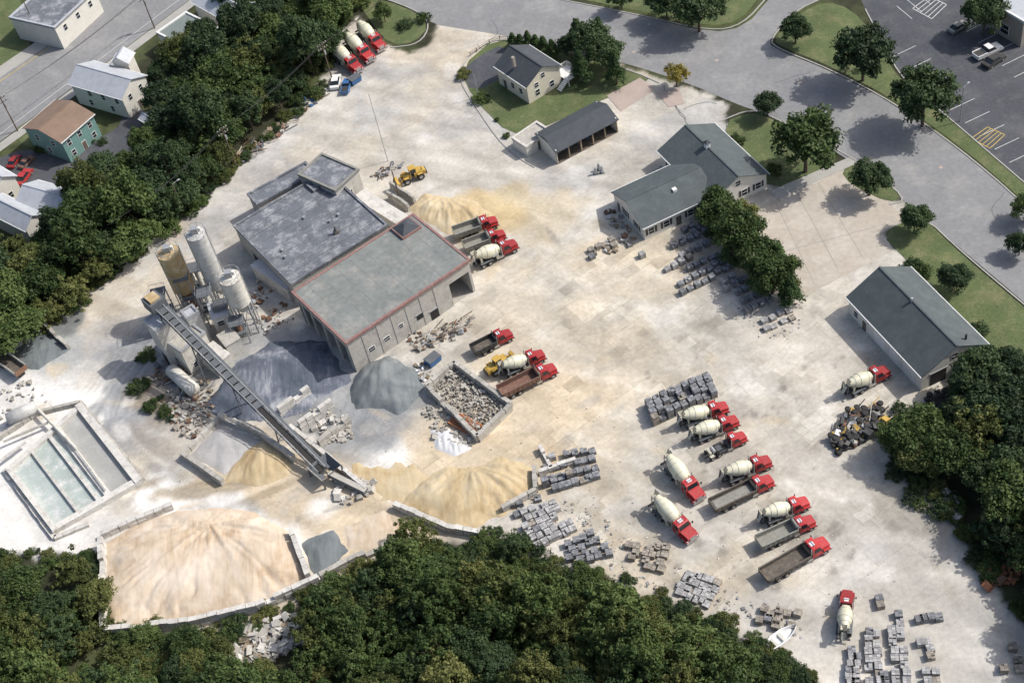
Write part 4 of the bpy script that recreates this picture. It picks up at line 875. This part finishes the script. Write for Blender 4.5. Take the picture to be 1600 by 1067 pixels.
scatter('debris',[(915,390),(975,365),(1000,380),(930,405)],40,[wood,blockb,blockl],.3,1.2)
scatter('debris',[(938,330),(960,325),(998,375),(985,385)],50,[wood,rust,blockl,conc],.3,1.3)
scatter('debris',[(640,575),(665,560),(680,585),(655,600)],40,[bluem,white,blockl,wood],.3,1.0)
scatter('loose_blocks',[(1150,480),(1260,470),(1250,530),(1180,530)],60,[blockl,block,blockb],.2,.6,hz=.05)
scatter('loose_blocks',[(780,790),(960,900),(1130,960),(1260,1000),(1240,960),(1050,880),(900,780)],260,[blockl,block,blockb,conc],.2,.7,hz=.05)
scatter('loose_stones',[(200,600),(900,620),(1450,900),(1250,1000),(850,800),(300,800)],600,[concw,rubblem,blockl],.1,.35,hz=.02)
scatter('scrap_heap',[(230,590),(260,560),(330,600),(345,640),(300,640)],120,[rust,conc,dsteel,wood],.4,1.4,pipes=.3,hz=.5)
scatter('rubble_pile',[(0,600),(40,590),(90,640),(30,660),(0,680)],60,[concw,conc,rubblem],.3,1.2)
mb=MB()
for i in range(7):
    a=W(700+i*2.6,660-i*2.4,.4); b=W(738+i*2.6,680-i*2.4,.4); mb.bar(a,b,.25,.5,orange)
link('orange_beams',mb.mesh('orange_beams'))
mb=MB()
for u,v in [(931,272),(941,270),(936,266)]:
    p=W(u,v); mb.cyl((p.x,p.y,0),(p.x,p.y,1.6),.35,steel,10,.25); mb.box(p.x-.4,p.x+.4,p.y-.4,p.y+.4,0,.15,dsteel)
link('bollard_posts',mb.mesh('bollards'))
for u,v in [(660,570),(541,132)]:
    mb=MB(); mb.box(-1.2,1.2,-.8,.8,.15,1.3,bluem,tx=-.1,ty=-.1); mb.box(-1.3,1.3,-.95,.95,1.3,1.4,dsteel); p=W(u,v); link('dumpster',mb.mesh('dumpster'),(p.x+2,p.y,0),.6)
mb=MB(); P=smooth(PW([(735,88),(775,62),(800,64)]),1,False)
for a,b in zip(P[:-1],P[1:]):
    mb.bar(a+Vector((0,0,.9)),b+Vector((0,0,.9)),.06,.1,wood); mb.bar(a+Vector((0,0,.5)),b+Vector((0,0,.5)),.06,.1,wood); mb.box(a.x-.07,a.x+.07,a.y-.07,a.y+.07,0,1.1,wood)
link('rail_fence',mb.mesh('rail_fence'))

# ------------------------------------------------------------------ poles and wires
def pole(base,h,arms=True,name='utility_pole',m=polewood,r=.17,lamp=False):
    p=W(*base); mb=MB(); mb.cyl((0,0,0),(0,0,h),r,m,8,r*.65)
    if arms:
        for z in (h-.5,h-1.5):
            mb.box(-1.2,1.2,-.07,.07,z,z+.14,m)
            for x in (-1.1,-.5,.5,1.1): mb.cyl((x,0,z+.14),(x,0,z+.4),.06,white,6)
        mb.cyl((.3,.25,h-3.2),(.3,.25,h-2.2),.25,steel,10)
    if lamp: mb.bar((0,0,h),(1.4,0,h+.2),.08,.08,steel); mb.box(1.2,1.8,-.15,.15,h+.05,h+.2,steel)
    link(name,mb.mesh(name),(p.x,p.y,0),radians(35)); return Vector((p.x,p.y,h-.2))
t1=pole((370,262),10.5); t2=pole((521,130),10.5); t3=pole((28,205),9.5); t4=pole((242,45),9.5)
pole((62,55),9,False); pole((748,152),6,False,'flag_pole',steel,.1); t5=pole((625,312),7.5,False); t6=pole((606,252),17,False,'radio_mast',steel,.08)
pole((290,335),8,False,lamp=True,name='yard_light'); pole((1500,190),8,False,'parking_lamp',steel,.1,True)
mb=MB()
def wire(a,b,s=1.0):
    pr=None
    for i in range(13):
        t=i/12; q=a.lerp(b,t)-Vector((0,0,4*s*t*(1-t)))
        if pr is not None: mb.bar(pr,q,.035,.035,black)
        pr=q
for o in (-.9,0,.9):
    of=Vector((o*.8,o*.57,0)); wire(t1+of,t2+of); wire(t3+of,t4+of); wire(t1+of,t1+of+(t1-t2)*1.0,1.5); wire(t2+of,t2+of+(t2-t1)*1.0,1.5)
link('overhead_wires',mb.mesh('overhead_wires'))

# ------------------------------------------------------------------ trees
def treemesh(seed,kind,lm,nc=52,nl=75,ls=.28):
    r=np.random.default_rng(seed); R=5.0
    V=[];Cl=[]
    cc=[];cr=[]
    for i in range(nc):
        if kind=='conifer':
            t=r.random()**.8; a=r.random()*2*pi; rad=(1-t)*3.0*(.55+.45*r.random())+.2; c=np.array([rad*cos(a),rad*sin(a),1.4+t*9.6]); q=.55+.75*(1-t)
        else:
            d=r.normal(size=3); d/=np.linalg.norm(d); d[2]=abs(d[2])*1.0-.35*(r.random()<.35); lob=1+.10*sin(3*math.atan2(d[1],d[0])+seed)+.08*sin(5*math.atan2(d[1],d[0])+2*seed)
            rad=R*(.38+.52*r.random()**.6)*lob; c=np.array([d[0]*rad,d[1]*rad,5.2+d[2]*rad*.80]); q=R*(.13+.15*r.random())
            if kind=='wild':
                c=np.array([d[0]*rad*(.7+.7*r.random()),d[1]*rad*(.7+.7*r.random()),4.3+d[2]*rad*(.3+1.1*r.random())]); q=R*(.06+.15*r.random()**1.5)
            if kind=='bush': c[2]=max(.5,(c[2]-3.4)*.75)
        cc.append(c);cr.append(q)
    for c,q in zip(cc,cr):
        n=int(nl*(.7+.6*r.random())*min(1.3,max(.5,q/(R*.2)))); sh=r.random()
        d=r.normal(size=(n,3)); d/=np.linalg.norm(d,axis=1)[:,None]; d[:,2]=np.where(d[:,2]<-.2,-d[:,2],d[:,2])
        p=c+d*q*(.35+.9*r.random((n,1)))
        nn=d+r.normal(size=(n,3))*.65+np.array([0,0,.35]); nn/=np.linalg.norm(nn,axis=1)[:,None]
        t=np.cross(nn,r.normal(size=(n,3))); t/=np.linalg.norm(t,axis=1)[:,None]; b=np.cross(nn,t)
        s=ls*(.5+.9*r.random((n,1)))
        V.append(np.stack([p-t*s,p-b*s*.6,p+t*s,p+b*s*.6],1)); Cl.append(np.repeat(sh,n*4))
    V=np.concatenate(V).reshape(-1,3); Cl=np.concatenate(Cl); nq=len(V)//4
    faces=np.arange(nq*4).reshape(-1,4).tolist(); verts=V.tolist(); mi=[0]*nq
    mb=MB(); top=9.5 if kind=='conifer' else (6 if kind!='bush' else 1.5)
    mb.cyl((0,0,0),(0,0,top),.30,bark,8,.1)
    for k in range(7 if kind!='conifer' else 0):
        c=cc[k*3%nc]; mb.cyl((0,0,top*.45),(c[0]*.85,c[1]*.85,c[2]),.12,bark,6,.04)
    verts_o=len(verts); verts+=mb.v; faces+=[[verts_o+i for i in f] for f in mb.f]; mi+=[1]*len(mb.f)
    me=bpy.data.meshes.new('tree'); me.from_pydata(verts,[],faces); me.materials.append(lm); me.materials.append(bark)
    me.polygons.foreach_set('material_index',mi)
    at=me.attributes.new('clump','FLOAT','POINT'); at.data.foreach_set('value',np.concatenate([Cl,np.zeros(len(mb.v))]).astype(np.float32)); me.update(); return me
TG=[treemesh(i,'b',leafA,95,85) for i in range(3)]; TO=[treemesh(20+i,'b',leafB,90,80) for i in range(3)]; TD=[treemesh(40+i,'b',leafD,100,95) for i in range(3)]
TW=[treemesh(50+i,'wild',lm,120,70,.26) for i,lm in enumerate((leafA,leafB,leafD,leafA,leafB))]
TY=[treemesh(60,'b',leafY)]; TB=[treemesh(70+i,'bush',lm,44,60) for i,lm in enumerate((leafA,leafB,leafA,leafD))]; TC=[treemesh(80+i,'conifer',leafC,80,75,.26) for i in range(3)]
def tree(u,v,r,fam,name='deciduous_tree',hz=None,zs=1.0):
    s=r/5.0; zc=(6.0*s*zs if hz is None else hz)
    p=W(u,v,zc); o=link(name,random.choice(fam),(p.x,p.y,-.05),random.uniform(0,6.28),scale=(s*random.uniform(.92,1.08),s*random.uniform(.92,1.08),s*zs*random.uniform(.92,1.08)))
    return o
for u,v,r,f in [(1243,42,3.4,TD),(1350,80,6.0,TD),(1445,148,6.3,TD),(1259,216,6.8,TG),(1360,276,3.8,TD),(1430,340,3.0,TD),(1199,160,2.8,TD),(1090,8,5.6,TD),(1040,2,4,TD),(1056,114,2.9,TY),
   (1540,20,4.4,TD),(1605,322,3,TG),(920,58,4.6,TD),(945,80,3.8,TD),(890,70,3.0,TD),(1125,328,4.2,TG),(1150,356,4.8,TG),(1182,392,4.2,TG),(1206,425,4.4,TG),(1160,335,3.2,TO),(1228,440,2.6,TO),(1440,410,2.6,TB),(1425,405,2.2,TB),(1490,432,3,TD),(1525,505,2.4,TB),(1150,210,2,TB),(1210,255,1.8,TB),(1595,380,2.4,TD),
   (970,-5,3,TD),(660,18,2.0,TB),(630,28,2.2,TB),(598,18,2.4,TG),(1575,560,1.6,TB)]:
    tree(u,v,r,f,'ornamental_tree' if r<3 else 'deciduous_tree')
for u,v in [(800,58),(812,62),(824,58),(836,62),(848,66),(862,72)]: tree(u,v,2.4,TC,'conifer_tree',3,.8)
for u,v in [(900,40),(935,42),(960,95),(905,95)]: tree(u,v,3.6,TC,'conifer_tree',6,1.0)
for u,v in [(1118,345),(1145,385),(1190,430),(1215,400),(1105,320),(1235,450),(1165,365)]: tree(u,v,3.6,TC,'conifer_tree',4,.8)
def forest(px,n,mind,rmin,rmax,fams,wts,name='forest_tree',bushes=0):
    P=PW(px); xs=[p.x for p in P]; ys=[p.y for p in P]; pts=[]; k=0
    while len(pts)<n and k<9000:
        k+=1; x=random.uniform(min(xs),max(xs)); y=random.uniform(min(ys),max(ys))
        if sdist(np.array([x]),np.array([y]),P)[0]<0: continue
        r=rmin+(rmax-rmin)*random.random()**1.3
        if any((x-a)**2+(y-b)**2<(mind*(.55+.45*(r+c)/(2*rmax)))**2 for a,b,c in pts): continue
        pts.append((x,y,r)); s=r/5
        fam=random.choices(fams,wts)[0]
        link(name,random.choice(fam),(x,y,-.1),random.uniform(0,6.28),scale=(s,s*random.uniform(.85,1.2),s*random.uniform(.75,1.4)))
    for _ in range(bushes):
        x=random.uniform(min(xs),max(xs)); y=random.uniform(min(ys),max(ys))
        if sdist(np.array([x]),np.array([y]),P)[0]<-1: continue
        s=random.uniform(.35,.7); link('undergrowth_bush',random.choice(TB),(x,y,-.1),random.uniform(0,6.28),scale=s)
F1=[(255,130),(300,90),(350,70),(370,30),(400,-20),(600,-40),(540,60),(505,115),(470,155),(380,215),(350,280),(290,335),(200,420),(90,500),(10,560),(-60,590),(-60,400),(60,410),(130,350),(165,290),(240,240),(260,190)]
forest(F1,115,4.7,2.8,6.0,[TG,TD,TO,TW],[3,4,1,4],bushes=170)
F2=[(-80,960),(60,950),(150,950),(160,1035),(250,1055),(340,1065),(480,1075),(490,990),(560,935),(640,910),(700,910),(800,930),(900,952),(1000,992),(1080,1028),(1170,1088),(1230,1150),(1240,1300),(-80,1300)]
forest(F2,270,3.3,1.6,4.8,[TG,TD,TO,TW],[2,1,1,8],bushes=420)
forest([(200,1010),(340,1000),(340,1060),(200,1060)],10,3,1.5,2.6,[TO,TG],[1,1],bushes=25)
F3=[(1530,640),(1570,600),(1700,600),(1750,1150),(1690,1100),(1640,980),(1595,900),(1560,850),(1530,790),(1515,740)]
forest(F3,45,4.4,2.8,5.6,[TD,TG,TW],[3,2,4],bushes=50)
for u,v,r,f in [(1410,685,3.8,TG),(1445,670,4.2,TG),(1480,700,4.5,TG),(1440,710,3.5,TO),(1530,590,5,TD),(1560,620,5,TD),(1535,560,3.0,TD),(1580,580,4,TD),(1500,650,4,TD),(645,830,3.2,TW),(620,870,3,TW),(800,850,2.6,TW),(760,870,2.2,TB),(345,1015,2.2,TO),(410,1050,2.5,TO),(300,1060,2.6,TO),(520,915,2.8,TG),(560,890,2.6,TW),(110,890,3.4,TW),(30,910,4,TG),(150,930,3.2,TO),
   (740,885,2.4,TW),(700,875,2.6,TW),(775,900,2.6,TW),(670,885,2.4,TG),(725,905,2.8,TG),(1140,1015,2.4,TW),(1165,1030,2.4,TW),(1110,1000,2.2,TB),(860,895,2.2,TW),(930,925,2.2,TW)]:
    tree(u,v,r,f)
forest([(-400,-100),(-60,-60),(-60,1100),(-500,1100)],60,7,4,6,[TG,TD],[1,1])
def hedge(px,n,name='undergrowth_bush',w=1.5):
    P=smooth(PW(px),1,False)
    for i in range(n):
        t=random.random()*(len(P)-1); k=int(t); p=P[k].lerp(P[k+1],t-k); s=random.uniform(.12,.42)
        link(name,random.choice(TB),(p.x+random.uniform(-w,w),p.y+random.uniform(-w,w),-.1),random.uniform(0,6.28),scale=s)
hedge([(760,855),(830,885),(930,912),(1050,965),(1180,1018),(1250,1085)],200,w=2.4)
hedge([(0,880),(80,880),(150,885),(158,1000),(300,1000),(400,975),(480,940),(620,870),(700,865),(760,880)],130,w=2.0)
hedge([(620,890),(700,890),(790,905),(900,935)],80,w=3)
hedge([(80,500),(200,405),(300,325),(370,262),(450,185),(505,135)],90); hedge([(1400,650),(1395,715),(1470,780),(1530,860),(1600,980)],70)
hedge([(720,112),(760,170),(800,215)],8); hedge([(230,560),(220,600),(245,640),(275,650)],14); hedge([(1440,800),(1400,730)],6)
hedge([(60,235),(200,215),(250,200)],14)

# ------------------------------------------------------------------ sky, sun, camera
el=radians(47); az=radians(4)
S=Vector((cos(az)*cos(el),sin(az)*cos(el),sin(el)))
w=bpy.data.worlds.new('World'); scene.world=w; w.use_nodes=True; nt=w.node_tree
sky=nt.nodes.new('ShaderNodeTexSky'); sky.sky_type='NISHITA'; sky.sun_disc=False; sky.sun_elevation=el; sky.sun_rotation=math.atan2(S.x,S.y); sky.dust_density=3.5
nt.links.new(sky.outputs[0],nt.nodes['Background'].inputs['Color']); nt.nodes['Background'].inputs['Strength'].default_value=.15
ld=bpy.data.lights.new('sun','SUN'); ld.energy=3.9; ld.angle=radians(.9); ld.color=(1,.965,.91)
lo=bpy.data.objects.new('sun',ld); scene.collection.objects.link(lo); lo.rotation_euler=S.to_track_quat('Z','Y').to_euler(); lo.location=(0,150,300)
cam=bpy.data.cameras.new('camera'); cam.sensor_width=36; cam.lens=FL/1600*36; cam.clip_end=12000; cam.clip_start=1
co=bpy.data.objects.new('camera',cam); scene.collection.objects.link(co); scene.camera=co
X=Vector((1,0,0)); D=Vector((0,-CT,-ST)); Fw=Vector((0,ST,-CT))
R=X*RX+D*RY; Dn=X*(-RY)+D*RX; U=-Dn
M=Matrix((R,U,-Fw)).transposed().to_4x4(); M.translation=Vector((0,0,CH)); co.matrix_world=M
scene.view_settings.view_transform='Standard'; scene.view_settings.look='None'; scene.view_settings.exposure=0
print('objects',len(scene.objects))
